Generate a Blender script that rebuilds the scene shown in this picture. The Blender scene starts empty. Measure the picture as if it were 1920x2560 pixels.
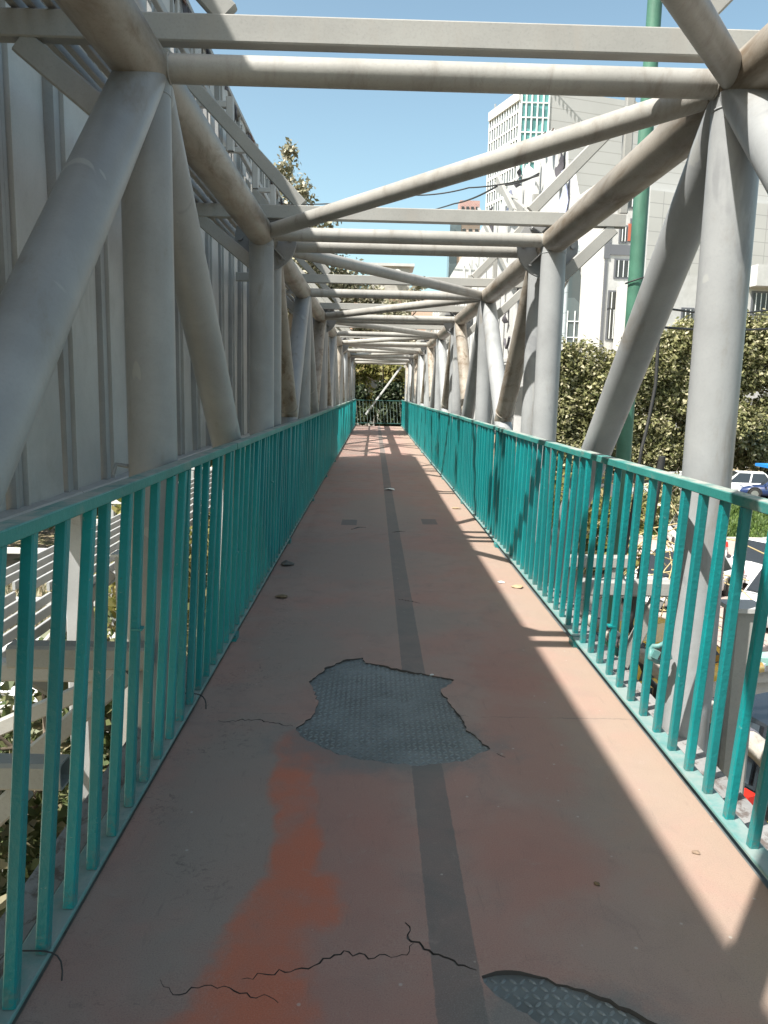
import bpy, math, random
import numpy as np
from mathutils import Vector, Matrix
from mathutils.geometry import delaunay_2d_cdt
random.seed(7); RNG = np.random.default_rng(11)
SC = bpy.context.scene; COL = SC.collection
R = math.radians
# ------------------------------------------------------------------ camera
F_PX, PITCH, YAW, ROLL = 1940.15, R(8.757), R(0.9186), R(1.282)
cam_d = bpy.data.cameras.new("camera"); cam = bpy.data.objects.new("camera", cam_d); COL.objects.link(cam)
cam_d.sensor_fit = 'VERTICAL'; cam_d.sensor_height = 36.0; cam_d.lens = 36.0 * F_PX / 2560.0
cam_d.clip_start = 0.05; cam_d.clip_end = 2000
yawm = Matrix(((math.cos(YAW), math.sin(YAW), 0), (-math.sin(YAW), math.cos(YAW), 0), (0, 0, 1)))
fw = yawm @ Vector((0, math.cos(PITCH), -math.sin(PITCH)))
upv = yawm @ Vector((0, math.sin(PITCH), math.cos(PITCH)))
rt = yawm @ Vector((1, 0, 0))
c_, s_ = math.cos(ROLL), math.sin(ROLL)
cx = c_ * rt + s_ * upv; cy = -s_ * rt + c_ * upv
M = Matrix.Identity(4)
for i in range(3):
    M[i][0] = cx[i]; M[i][1] = cy[i]; M[i][2] = -fw[i]
M[2][3] = 1.45
cam.matrix_world = M
SC.camera = cam
# ------------------------------------------------------------------ light
SUN = Vector((0.555, 0.42, -1.0)).normalized()      # direction the light travels
EL = math.asin(-SUN.z)
SC.world = bpy.data.worlds.new("World"); SC.world.use_nodes = True
wn = SC.world.node_tree; bg = wn.nodes["Background"]
sky = wn.nodes.new("ShaderNodeTexSky"); sky.sky_type = 'NISHITA'; sky.sun_disc = False
sky.sun_elevation = EL; sky.sun_rotation = math.atan2(-SUN.x, -SUN.y)
sky.air_density = 1.0; sky.dust_density = 3.0; sky.ozone_density = 2.5
# pale, slightly hazy city sky: brighter and whiter towards the horizon
tcw = wn.nodes.new("ShaderNodeTexCoord"); sxw = wn.nodes.new("ShaderNodeSeparateXYZ"); wn.links.new(tcw.outputs['Generated'], sxw.inputs[0])
mrw = wn.nodes.new("ShaderNodeMapRange"); mrw.inputs[1].default_value = .05; mrw.inputs[2].default_value = .85; wn.links.new(sxw.outputs[2], mrw.inputs[0])
gxw = wn.nodes.new("ShaderNodeMix"); gxw.data_type = 'RGBA'; gxw.inputs[6].default_value = (1.80, 1.93, 1.58, 1); gxw.inputs[7].default_value = (1.2, 1.15, .95, 1); wn.links.new(mrw.outputs[0], gxw.inputs[0])
mxw = wn.nodes.new("ShaderNodeMix"); mxw.data_type = 'RGBA'; mxw.blend_type = 'MULTIPLY'; mxw.inputs[0].default_value = 1
wn.links.new(sky.outputs[0], mxw.inputs[6]); wn.links.new(gxw.outputs[2], mxw.inputs[7]); wn.links.new(mxw.outputs[2], bg.inputs[0])
bg.inputs[1].default_value = 0.08
sl = bpy.data.lights.new("sun", 'SUN'); sl.energy = 4.7; sl.angle = R(0.53); sl.color = (1.0, 0.965, 0.90)
so = bpy.data.objects.new("sun", sl); COL.objects.link(so)
so.rotation_euler = SUN.to_track_quat('-Z', 'Y').to_euler()
SC.view_settings.view_transform = 'Standard'; SC.view_settings.look = 'None'
SC.view_settings.exposure = 1.1; SC.view_settings.gamma = 1.0
SC.cycles.max_bounces = 8

# ------------------------------------------------------------------ materials
def newmat(name):
    m = bpy.data.materials.new(name); m.use_nodes = True
    nt = m.node_tree; return m, nt, nt.nodes["Principled BSDF"]
def node(nt, t, **kw):
    n = nt.nodes.new(t)
    for k, v in kw.items(): setattr(n, k, v)
    return n
def setin(nt, inp, v):
    if hasattr(v, 'is_output') or isinstance(v, bpy.types.NodeSocket): nt.links.new(v, inp)
    else: inp.default_value = v
def noise(nt, scale, detail=4, rough=.6, dist=0., vec=None, w=None):
    n = node(nt, "ShaderNodeTexNoise"); n.inputs['Scale'].default_value = scale
    n.inputs['Detail'].default_value = detail; n.inputs['Roughness'].default_value = rough
    n.inputs['Distortion'].default_value = dist
    if vec is not None: nt.links.new(vec, n.inputs['Vector'])
    return n.outputs['Fac']
def ramp(nt, fac, a, b):
    n = node(nt, "ShaderNodeMapRange"); n.inputs[1].default_value = a; n.inputs[2].default_value = b
    n.interpolation_type = 'SMOOTHSTEP'
    nt.links.new(fac, n.inputs[0]); return n.outputs[0]
def mth(nt, op, a, b=0., c=0.):
    n = node(nt, "ShaderNodeMath", operation=op)
    for i, v in enumerate((a, b, c)): setin(nt, n.inputs[i], v)
    return n.outputs[0]
def mix(nt, fac, a, b):
    n = node(nt, "ShaderNodeMix", data_type='RGBA')
    setin(nt, n.inputs[0], fac)
    for i, v in ((6, a), (7, b)):
        if isinstance(v, tuple): n.inputs[i].default_value = (*v[:3], 1)
        else: nt.links.new(v, n.inputs[i])
    return n.outputs[2]
def coords(nt, kind='Object', scale=None):
    t = node(nt, "ShaderNodeTexCoord"); o = t.outputs[kind]
    if scale:
        mp = node(nt, "ShaderNodeMapping"); mp.inputs['Scale'].default_value = scale
        nt.links.new(o, mp.inputs[0]); o = mp.outputs[0]
    return o
def bump(nt, bs, h, strength=.3, dist=.01):
    b = node(nt, "ShaderNodeBump"); b.inputs['Strength'].default_value = strength
    b.inputs['Distance'].default_value = dist
    nt.links.new(h, b.inputs['Height']); nt.links.new(b.outputs[0], bs.inputs['Normal'])
MATS = {}
def paint(name, base, rough=.5, var=.18, stain=None, stain_lo=.55, stain_hi=.75, sscale=(3, 3, 3), nscale=2., bmp=.15, bscale=60, bdist=.003, fine=.08, metallic=0., spec=.4, dust=None):
    m, nt, bs = newmat(name)
    co = coords(nt)
    n1 = noise(nt, nscale, 5, .6, .3, co)
    dark = tuple(c * (1 - var) for c in base); light = tuple(min(1, c * (1 + var)) for c in base)
    col = mix(nt, ramp(nt, n1, .3, .7), dark, light)
    if fine:
        nf = noise(nt, 90, 3, .7, 0, co)
        col = mix(nt, mth(nt, 'MULTIPLY', ramp(nt, nf, .45, .8), fine * 3), col, tuple(c * .55 for c in base))
    if stain:
        sc = coords(nt, 'Object', sscale)
        ns = noise(nt, 1.0, 6, .68, .5, sc)
        col = mix(nt, ramp(nt, ns, stain_lo, stain_hi), col, stain)
    if dust:
        gn = node(nt, 'ShaderNodeNewGeometry'); sn = node(nt, 'ShaderNodeSeparateXYZ'); nt.links.new(gn.outputs['True Normal'], sn.inputs[0])
        dn = ramp(nt, noise(nt, 7, 5, .7, .3, co), .3, .6)
        col = mix(nt, mth(nt, 'MULTIPLY', mth(nt, 'MULTIPLY', ramp(nt, sn.outputs[2], .6, .95), dn), .85), col, dust)
    nt.links.new(col, bs.inputs['Base Color'])
    bs.inputs['Roughness'].default_value = rough; bs.inputs['Metallic'].default_value = metallic
    bs.inputs['Specular IOR Level'].default_value = spec
    if bmp: bump(nt, bs, noise(nt, bscale, 3, .6, 0, co), bmp, bdist)
    MATS[name] = m; return m
def flat(name, base, rough=.5, metallic=0., **kw):
    m, nt, bs = newmat(name); bs.inputs['Base Color'].default_value = (*base, 1)
    bs.inputs['Roughness'].default_value = rough; bs.inputs['Metallic'].default_value = metallic
    for k, v in kw.items(): bs.inputs[k].default_value = v
    MATS[name] = m; return m
steel = paint("grey_paint_steel", (.285, .295, .30), .42, .14, stain=(.20, .18, .15), stain_lo=.55, stain_hi=.8, sscale=(5, 3, 1.5), fine=.05)
def touchups(m):
    nt = m.node_tree; bs = nt.nodes["Principled BSDF"]; src = bs.inputs['Base Color'].links[0].from_socket
    n = noise(nt, 1.0, 3, .5, .8, coords(nt, 'Object', (3.4, 3.4, 1.3)))
    c = mix(nt, mth(nt, 'MULTIPLY', ramp(nt, n, .655, .665), .8), src, (.36, .365, .355))
    n2 = noise(nt, 1.0, 4, .6, 1.2, coords(nt, 'Object', (2.1, 2.1, 1.1)))
    c = mix(nt, mth(nt, 'MULTIPLY', ramp(nt, n2, .62, .68), .45), c, (.17, .175, .185))
    nt.links.new(c, bs.inputs['Base Color'])
touchups(steel)
chordm = paint("grimy_grey_paint", (.29, .26, .22), .45, .16, stain=(.12, .08, .045), stain_lo=.42, stain_hi=.74, sscale=(9, 1.8, 7), fine=.12)
crossm = paint("streaked_grey_paint", (.335, .325, .30), .45, .12, stain=(.15, .12, .09), stain_lo=.46, stain_hi=.95, sscale=(13, 4, 4), fine=.1)
beamm = paint("dull_grey_paint", (.315, .31, .29), .5, .1, stain=(.32, .30, .27), stain_lo=.5, stain_hi=.8, sscale=(8, 4, 1.2), fine=.1)
sheetm = paint("billboard_sheet", (.46, .455, .44), .55, .10, stain=(.3, .285, .26), stain_lo=.55, stain_hi=.85, sscale=(3, 3, .8), bscale=8, bdist=.004, bmp=.2)
whitem = paint("white_sheet", (.55, .55, .54), .6, .05, stain=(.5, .48, .45), stain_lo=.6, stain_hi=.85, sscale=(1.5, .7, .7), bmp=.1)
studm = paint("stud_paint", (.33, .335, .335), .55, .12, stain=(.2, .19, .17), stain_lo=.6, stain_hi=.85)
flangem = paint("flange_paint", (.30, .305, .31), .5, .1, stain=(.16, .12, .09), stain_lo=.55, stain_hi=.8, sscale=(8, 8, 8))
rustm = paint("rusty_metal", (.17, .085, .06), .8, .3, stain=(.07, .045, .04), bmp=.4)
canvasm = paint("torn_canvas", (.075, .07, .08), .8, .4, stain=(.25, .25, .3))
bluecl = paint("faded_blue_cloth", (.42, .45, .62), .8, .15)
teal = paint("teal_gloss_paint", (.004, .24, .245), .36, .14, stain=(.03, .27, .26), stain_lo=.55, stain_hi=.85, sscale=(6, 6, 3), bmp=.55, bscale=55, bdist=.004, fine=.05, spec=.5)
def baluster_wear(m):
    nt = m.node_tree; bs = nt.nodes["Principled BSDF"]; src = bs.inputs['Base Color'].links[0].from_socket
    oi = node(nt, "ShaderNodeObjectInfo"); co = coords(nt); sz = node(nt, "ShaderNodeSeparateXYZ"); nt.links.new(co, sz.inputs[0])
    c = mix(nt, mth(nt, 'MULTIPLY', oi.outputs['Random'], .5), src, (.012, .15, .155))
    n = noise(nt, 42, 5, .7, .6, co)
    c = mix(nt, mth(nt, 'MULTIPLY', ramp(nt, n, .66, .70), .8), c, (.16, .30, .28))
    n2 = noise(nt, 30, 5, .7, .6, co)
    c = mix(nt, mth(nt, 'MULTIPLY', ramp(nt, n2, .69, .72), .8), c, (.07, .045, .03))
    low = mth(nt, 'MULTIPLY', ramp(nt, sz.outputs[2], .14, .05), ramp(nt, n, .42, .58))
    c = mix(nt, mth(nt, 'MULTIPLY', low, .6), c, (.13, .15, .135))
    nt.links.new(c, bs.inputs['Base Color'])
baluster_wear(teal)
tealtop = paint("worn_teal_paint", (.03, .21, .19), .5, .18, dust=(.40, .39, .35), stain=(.16, .24, .21), stain_lo=.5, stain_hi=.75, sscale=(9, 5, 9), bmp=.5, bscale=70, bdist=.003)
tealbot = paint("dusty_teal_paint", (.10, .24, .23), .5, .15, dust=(.25, .30, .285), stain=(.22, .27, .25), stain_lo=.45, stain_hi=.75, sscale=(9, 5, 9), bmp=.5, bscale=60, bdist=.003)
platem = paint("worn_steel_plate", (.145, .165, .165), .5, .2, stain=(.085, .09, .085), stain_lo=.45, stain_hi=.75, sscale=(6, 6, 6), nscale=4, metallic=.15, bmp=.3)
edgem = paint("deck_edge", (.24, .235, .23), .8, .2, stain=(.12, .10, .09), stain_lo=.5, stain_hi=.62, sscale=(14, 9, 14), bmp=.4)
greenpole = paint("green_pole_paint", (.06, .16, .11), .45, .2, stain=(.13, .23, .17), stain_lo=.5, stain_hi=.8, sscale=(2, 2, .4))
black = flat("black_rubber", (.02, .02, .02), .7)
darkc = flat("dark_cable", (.03, .03, .03), .6)
concrete = paint("concrete", (.38, .36, .33), .9, .15, stain=(.22, .2, .18))
asphalt = paint("asphalt", (.075, .073, .072), .9, .2, stain=(.12, .115, .11), nscale=.4, sscale=(.3, .3, .3), bmp=.3)
paving = paint("pink_paving", (.40, .315, .28), .9, .12, stain=(.28, .23, .2), nscale=.5, sscale=(.6, .6, .6))
soil = paint("dry_soil", (.30, .235, .155), .95, .3, stain=(.12, .12, .05), stain_lo=.5, stain_hi=.6, nscale=.8, sscale=(.8, .8, .8), bmp=.5, bdist=.05)
lawnm = paint("lawn", (.09, .14, .025), .95, .4, stain=(.22, .2, .08), stain_lo=.5, stain_hi=.8, nscale=1.2, sscale=(.9, .9, .9), bmp=.6, bscale=20, bdist=.05)
kerbm = paint("teal_kerb_paint", (.28, .50, .44), .8, .15, stain=(.5, .5, .46), sscale=(2, 2, 2))
barkm = paint("bark", (.12, .095, .07), .9, .3)
deadm = paint("dead_leaf", (.16, .11, .06), .8, .3)
paperm = flat("paper", (.7, .7, .68), .8)

def deck_material():
    m, nt, bs = newmat("deck_covering"); co = coords(nt)
    sep = node(nt, "ShaderNodeSeparateXYZ"); nt.links.new(co, sep.inputs[0]); X, Y, Z = sep.outputs
    n1 = noise(nt, 1.7, 6, .62, .6, co); n2 = noise(nt, 5.5, 6, .65, .5, co); n3 = noise(nt, 120, 3, .7, 0, co)
    nd = noise(nt, 9, 4, .6, .2, co); nd2 = noise(nt, 22, 5, .6, .2, co)
    col = mix(nt, ramp(nt, n1, .36, .64), (.35, .21, .175), (.32, .235, .20))
    col = mix(nt, mth(nt, 'MULTIPLY', ramp(nt, n2, .45, .75), .55), col, (.225, .165, .15))
    # broad grey worn lane left of the orange patches
    def blob(cx_, cy_, rx, ry, amp, soft):
        dx = mth(nt, 'DIVIDE', mth(nt, 'SUBTRACT', X, cx_), rx); dy = mth(nt, 'DIVIDE', mth(nt, 'SUBTRACT', Y, cy_), ry)
        d = mth(nt, 'SQRT', mth(nt, 'ADD', mth(nt, 'MULTIPLY', dx, dx), mth(nt, 'MULTIPLY', dy, dy)))
        d = mth(nt, 'ADD', d, mth(nt, 'MULTIPLY', mth(nt, 'SUBTRACT', nd, .5), amp))
        return ramp(nt, d, 1 + soft, 1 - soft)
    def blobs(L, amp=.9, soft=.1):
        acc = None
        for b in L:
            v = blob(*b, amp, soft); acc = v if acc is None else mth(nt, 'MAXIMUM', acc, v)
        return acc
    grey = blobs([(-.50, 2.6, .22, .75), (-.38, 2.15, .16, .45), (-.42, 4.3, .25, .6), (.1, 4.9, .55, .35), (-.1, 6.6, .6, .9), (.75, 2.9, .2, .6), (-.45, 1.75, .12, .25), (.1, 9.5, .5, 1.6)], .9, .4)
    col = mix(nt, mth(nt, 'MULTIPLY', grey, .75), col, (.27, .225, .195))
    red = blobs([(.68, 3.1, .18, .5), (.75, 3.9, .2, .35), (-.1, 1.3, .5, .55), (.55, 2.3, .2, .3), (-.05, 2.5, .18, .8)], .9, .4)
    col = mix(nt, mth(nt, 'MULTIPLY', red, .5), col, (.35, .165, .13))
    orange = blobs([(-.27, 3.02, .11, .16), (-.16, 2.97, .10, .10), (-.28, 2.75, .08, .25), (-.24, 2.5, .07, .25), (-.22, 2.28, .08, .2), (-.20, 2.03, .13, .15), (-.25, 1.86, .12, .22), (-.26, 1.62, .15, .2), (-.3, 1.45, .2, .2)], .8, .22)
    ow = mth(nt, 'MULTIPLY', orange, ramp(nt, noise(nt, 3.1, 4, .6, 0, co), .2, .6))
    col = mix(nt, mth(nt, 'MULTIPLY', ow, .8), col, (.52, .14, .07))
    halo = blobs([(.08, 3.06, .46, .26), (.48, 1.60, .24, .13)], .9, .35)
    col = mix(nt, mth(nt, 'MULTIPLY', halo, .8), col, (.165, .175, .17))
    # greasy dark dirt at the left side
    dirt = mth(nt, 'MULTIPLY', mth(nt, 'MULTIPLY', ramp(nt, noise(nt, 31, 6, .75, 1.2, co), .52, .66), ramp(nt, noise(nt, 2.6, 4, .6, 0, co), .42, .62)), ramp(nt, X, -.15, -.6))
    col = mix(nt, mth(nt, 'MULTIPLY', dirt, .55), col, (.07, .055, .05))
    # worn strip painted down the walkway and two small square patches
    e = mth(nt, 'MULTIPLY', mth(nt, 'SUBTRACT', nd2, .5), .012)
    sx = mth(nt, 'ABSOLUTE', mth(nt, 'ADD', mth(nt, 'SUBTRACT', X, .237), e))
    st = ramp(nt, sx, .0625, .0575)
    col = mix(nt, mth(nt, 'MULTIPLY', st, mth(nt, 'ADD', .42, mth(nt, 'MULTIPLY', n2, .55))), col, (.125, .125, .12))
    for qx, qy in ((-.25, 8.6), (.66, 8.75)):
        a = ramp(nt, mth(nt, 'ABSOLUTE', mth(nt, 'SUBTRACT', X, qx)), .09, .08); b = ramp(nt, mth(nt, 'ABSOLUTE', mth(nt, 'SUBTRACT', Y, qy)), .19, .18)
        col = mix(nt, mth(nt, 'MULTIPLY', mth(nt, 'MULTIPLY', a, b), .7), col, (.10, .105, .105))
    # tan tone blended in towards the right edge, border broken by noise
    edge_tan = mth(nt, 'MULTIPLY', ramp(nt, mth(nt, 'ADD', X, mth(nt, 'MULTIPLY', mth(nt, 'SUBTRACT', nd, .5), .5)), .7, 1.2), .75)
    col = mix(nt, edge_tan, col, (.31, .235, .18))
    for sy in (3.345, 7.9, 12.6, 17.2, 21.9, 26.5):
        ln_ = ramp(nt, mth(nt, 'ABSOLUTE', mth(nt, 'ADD', mth(nt, 'SUBTRACT', Y, sy), mth(nt, 'MULTIPLY', mth(nt, 'SUBTRACT', nd2, .5), .03))), .007, .003)
        col = mix(nt, mth(nt, 'MULTIPLY', mth(nt, 'MULTIPLY', ln_, ramp(nt, n2, .4, .6)), .45), col, (.12, .09, .08))
    # grit, scuffs and fine wear
    g1 = noise(nt, 260, 2, .8, 0, co); g2 = noise(nt, 1.0, 5, .7, .4, coords(nt, 'Object', (34, 5, 1)))
    col = mix(nt, mth(nt, 'MULTIPLY', ramp(nt, g1, .5, .75), .45), col, (.13, .10, .085))
    col = mix(nt, mth(nt, 'MULTIPLY', ramp(nt, g1, .5, .28), .25), col, (.42, .36, .31))
    col = mix(nt, mth(nt, 'MULTIPLY', ramp(nt, g2, .58, .72), .22), col, (.13, .105, .095))
    col = mix(nt, mth(nt, 'MULTIPLY', ramp(nt, noise(nt, 14, 6, .75, .8, co), .58, .74), .35), col, (.36, .29, .25))
    # specks
    col = mix(nt, mth(nt, 'MULTIPLY', ramp(nt, n3, .62, .78), .5), col, (.10, .08, .07))
    wv = node(nt, "ShaderNodeTexVoronoi"); wv.inputs['Scale'].default_value = 9; nt.links.new(co, wv.inputs['Vector'])
    col = mix(nt, mth(nt, 'MULTIPLY', ramp(nt, wv.outputs['Distance'], .06, .03), .5), col, (.5, .47, .42))
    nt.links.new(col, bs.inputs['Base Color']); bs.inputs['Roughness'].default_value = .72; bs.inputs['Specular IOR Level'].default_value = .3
    h = mth(nt, 'ADD', mth(nt, 'MULTIPLY', n3, .5), mth(nt, 'MULTIPLY', n2, 1.5))
    bump(nt, bs, h, .35, .004)
    return m
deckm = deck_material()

def leafmat(name, a, b, dead=None, transl=.25):
    m, nt, bs = newmat(name); g = node(nt, "ShaderNodeNewGeometry")
    rp = g.outputs['Random Per Island']
    col = mix(nt, rp, a, b)
    if dead: col = mix(nt, ramp(nt, mth(nt, 'FRACT', mth(nt, 'MULTIPLY', rp, 7.31)), .72, .9), col, dead)
    vn = noise(nt, .55, 3, .6, .5, coords(nt)); v2 = ramp(nt, vn, .35, .65)
    col = mix(nt, mth(nt, 'MULTIPLY', v2, .35), col, tuple(c * .6 for c in a))
    nt.links.new(col, bs.inputs['Base Color']); bs.inputs['Roughness'].default_value = .5
    bs.inputs['Specular IOR Level'].default_value = .35
    tr = node(nt, "ShaderNodeBsdfTranslucent"); nt.links.new(col, tr.inputs[0])
    mx = node(nt, "ShaderNodeMixShader"); mx.inputs[0].default_value = transl
    nt.links.new(bs.outputs[0], mx.inputs[1]); nt.links.new(tr.outputs[0], mx.inputs[2])
    nt.links.new(mx.outputs[0], nt.nodes["Material Output"].inputs['Surface'])
    return m
leaf_olive = leafmat("leaf_olive", (.085, .095, .03), (.36, .345, .17), (.55, .50, .33))
leaf_ivy = leafmat("leaf_ivy", (.07, .10, .03), (.17, .18, .08), (.30, .26, .16), .3)
leaf_yel = leafmat("leaf_yellow", (.13, .14, .03), (.30, .27, .09), (.35, .28, .12), .35)
leaf_dark = leafmat("leaf_dark", (.02, .035, .015), (.06, .075, .03), None, .15)
leaf_grey = leafmat("leaf_grey", (.14, .14, .075), (.42, .39, .27), (.58, .53, .42), .3)

# ------------------------------------------------------------------ mesh builder
class MB:
    def __init__(s): s.v = []; s.f = []; s.sm = []; s.mi = []
    def add(s, V, Fs, smooth=False, mi=0):
        o = len(s.v); s.v += [tuple(p) for p in V]
        for f in Fs: s.f.append(tuple(i + o for i in f)); s.sm.append(smooth); s.mi.append(mi)
    def box(s, c, size, rot=None, mi=0):
        hx, hy, hz = size[0] / 2, size[1] / 2, size[2] / 2
        V = [Vector((x * hx, y * hy, z * hz)) for x in (-1, 1) for y in (-1, 1) for z in (-1, 1)]
        if rot is not None: V = [rot @ p for p in V]
        V = [p + Vector(c) for p in V]
        s.add(V, [(0, 1, 3, 2), (4, 6, 7, 5), (0, 4, 5, 1), (2, 3, 7, 6), (0, 2, 6, 4), (1, 5, 7, 3)], mi=mi)
    def bbox(s, x0, x1, y0, y1, z0, z1, mi=0):
        s.box(((x0 + x1) / 2, (y0 + y1) / 2, (z0 + z1) / 2), (abs(x1 - x0), abs(y1 - y0), abs(z1 - z0)), mi=mi)
    def bar(s, p0, p1, w, h, up=(0, 0, 1), mi=0, hollow=False, ch=0.0):
        """rectangular bar; w across, h along 'up'"""
        p0 = Vector(p0); p1 = Vector(p1); d = (p1 - p0).normalized(); u = Vector(up)
        if abs(d.dot(u)) > .98: u = Vector((1, 0, 0))
        sd = d.cross(u).normalized(); u = sd.cross(d).normalized()
        c = ch or min(w, h) * .12
        prof = [(-w/2 + c, -h/2), (w/2 - c, -h/2), (w/2, -h/2 + c), (w/2, h/2 - c), (w/2 - c, h/2), (-w/2 + c, h/2), (-w/2, h/2 - c), (-w/2, -h/2 + c)]
        V = [p0 + sd * a + u * b for a, b in prof] + [p1 + sd * a + u * b for a, b in prof]
        Fs = [(i, (i + 1) % 8, 8 + (i + 1) % 8, 8 + i) for i in range(8)]
        if not hollow: Fs += [tuple(range(7, -1, -1)), tuple(range(8, 16))]
        else:
            t = .82
            V += [p0 + sd * a * t + u * b * t for a, b in prof] + [p1 + sd * a * t + u * b * t for a, b in prof]
            Fs += [(16 + (i + 1) % 8, 16 + i, 24 + i, 24 + (i + 1) % 8) for i in range(8)]
            Fs += [(i, 16 + i, 16 + (i + 1) % 8, (i + 1) % 8) for i in range(8)] + [(8 + i, 8 + (i + 1) % 8, 24 + (i + 1) % 8, 24 + i) for i in range(8)]
        s.add(V, Fs, mi=mi)
    def tube(s, pts, r, n=28, cap=True, mi=0, rads=None):
        pts = [Vector(p) for p in pts]; rings = []
        prev = None
        for i, p in enumerate(pts):
            d = (pts[min(i + 1, len(pts) - 1)] - pts[max(i - 1, 0)]).normalized()
            if prev is None:
                u = Vector((0, 0, 1)) if abs(d.z) < .9 else Vector((1, 0, 0))
                a = d.cross(u).normalized()
            else: a = (prev - d * prev.dot(d)).normalized()
            prev = a; b = d.cross(a).normalized(); rr = rads[i] if rads else r
            rings.append([p + (a * math.cos(t) + b * math.sin(t)) * rr for t in [2 * math.pi * k / n for k in range(n)]])
        V = [p for rg in rings for p in rg]; Fs = []
        for i in range(len(rings) - 1):
            for k in range(n): Fs.append((i * n + k, i * n + (k + 1) % n, (i + 1) * n + (k + 1) % n, (i + 1) * n + k))
        s.add(V, Fs, True, mi)
        if cap: s.add(rings[0], [tuple(range(n))[::-1]], False, mi); s.add(rings[-1], [tuple(range(n))], False, mi)
    def prism(s, poly, y0, y1, axis='y', mi=0):
        def P(a, b, t): return {'y': (a, t, b), 'x': (t, a, b), 'z': (a, b, t)}[axis]
        n = len(poly); V = [P(a, b, y0) for a, b in poly] + [P(a, b, y1) for a, b in poly]
        s.add(V, [(i, (i + 1) % n, n + (i + 1) % n, n + i) for i in range(n)] + [tuple(range(n))[::-1], tuple(range(n, 2 * n))], mi=mi)
    def build(s, name, mats, parent=None, loc=None):
        me = bpy.data.meshes.new(name); me.from_pydata(s.v, [], s.f)
        me.polygons.foreach_set('use_smooth', s.sm); me.polygons.foreach_set('material_index', s.mi)
        for m in (mats if isinstance(mats, (list, tuple)) else [mats]): me.materials.append(m)
        me.update()
        import bmesh
        bm = bmesh.new(); bm.from_mesh(me); bmesh.ops.recalc_face_normals(bm, faces=bm.faces); bm.to_mesh(me); bm.free()
        o = bpy.data.objects.new(name, me); COL.objects.link(o)
        if parent: o.parent = parent
        if loc: o.location = loc
        return o
def tag(o, label=None, cat=None, group=None, kind=None):
    if label: o['label'] = label
    if cat: o['category'] = cat
    if group: o['group'] = group
    if kind: o['kind'] = kind
    return o
def empty(name, loc, label, cat, group=None):
    o = bpy.data.objects.new(name, None); COL.objects.link(o); o.location = loc
    bpy.context.view_layer.update()
    return tag(o, label, cat, group)
def part(mb, name, mat, parent):
    """mesh in world coordinates, parented without moving"""
    o = mb.build(name, mat); o.parent = parent
    o.matrix_parent_inverse = Matrix.Translation(parent.location).inverted(); return o
def leaves(centers, radii, counts, size, mat, name, parent=None, aspect=1.6, shell=.55, updown=.5, jit=.35):
    """cloud of small leaf quads in ellipsoid clumps"""
    Vs = []; 
    for c, r, n in zip(centers, radii, counts):
        d = RNG.normal(size=(n, 3)); d /= np.linalg.norm(d, axis=1)[:, None]
        rad = (shell + (1 - shell) * RNG.random(n) ** .6)[:, None]
        wob = 1 + jit * np.sin(d[:, :1] * 5 + c[0]) * np.sin(d[:, 1:2] * 4 + c[1]) + .12 * RNG.normal(size=(n, 1))
        p = np.array(c) + d * rad * wob * np.array(r)
        nrm = d * .5 + RNG.normal(size=(n, 3)) * .6 + np.array([0, 0, updown]); nrm /= np.linalg.norm(nrm, axis=1)[:, None]
        a = np.cross(nrm, RNG.normal(size=(n, 3))); a /= np.linalg.norm(a, axis=1)[:, None]; b = np.cross(nrm, a)
        s = size * (.6 + .8 * RNG.random((n, 1)))
        l = a * s * aspect * .5; w = b * s * .5
        Vs.append(np.stack([p - l, p + w * .9 - l * .1 + nrm * s * .12, p + l, p - w * .9 - l * .1 + nrm * s * .12], 1).reshape(-1, 3))
    V = np.concatenate(Vs); n = len(V) // 4
    me = bpy.data.meshes.new(name); me.vertices.add(len(V)); me.vertices.foreach_set('co', V.ravel())
    me.loops.add(4 * n); me.loops.foreach_set('vertex_index', np.arange(4 * n))
    me.polygons.add(n); me.polygons.foreach_set('loop_start', np.arange(0, 4 * n, 4)); me.materials.append(mat)
    me.update(calc_edges=True)
    o = bpy.data.objects.new(name, me); COL.objects.link(o)
    if parent:
        o.parent = parent; o.matrix_parent_inverse = Matrix.Translation(parent.location).inverted()
    return o
ORD = ["nearest", "second", "third", "fourth", "fifth", "sixth", "seventh", "eighth", "ninth", "tenth"]

# ------------------------------------------------------------------ ground, roads
GZ = -4.0
def sheet(name, x0, x1, y0, y1, z, mat, n=1):
    mb = MB(); mb.add([(x0, y0, z), (x1, y0, z), (x1, y1, z), (x0, y1, z)], [(0, 1, 2, 3)])
    return tag(mb.build(name, mat), kind='structure')
sheet("ground", -900, 900, -300, 1500, GZ - .012, soil)
sheet("paving", 2.2, 60, 15.8, 29.2, GZ + .12, paving)
sheet("road", -60, 60, -8, 20.3, GZ, asphalt) if False else None
mb = MB(); mb.add([(2.3, -10, GZ), (60, -10, GZ), (60, 15.4, GZ), (2.3, 15.4, GZ)], [(0, 1, 2, 3)])
tag(mb.build("road", asphalt), kind='structure')
sheet("parking_lane", -12, 90, 41.5, 49, GZ + .01, asphalt)
mb = MB(); mb.bbox(2.2, 60, 15.4, 15.8, GZ, GZ + .16); tag(mb.build("kerb", kerbm), kind='structure')
sheet("lawn", 2.2, 70, 29.5, 41.4, GZ + .1, lawnm)
mb = MB(); mb.bbox(2.2, 60, 29.2, 29.5, GZ, GZ + .2); tag(mb.build("lawn_kerb", concrete), kind='structure')
# left: concrete kerbs and paths
sheet("path", -40, -2.4, 5.0, 9.2, GZ + .03, concrete)
mb = MB(); mb.bbox(-30, -2.6, 9.2, 9.5, GZ, GZ + .25); mb.bbox(-30, -2.6, 12.4, 12.7, GZ, GZ + .25)
tag(mb.build("planter_kerb", concrete), kind='structure')

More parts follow.
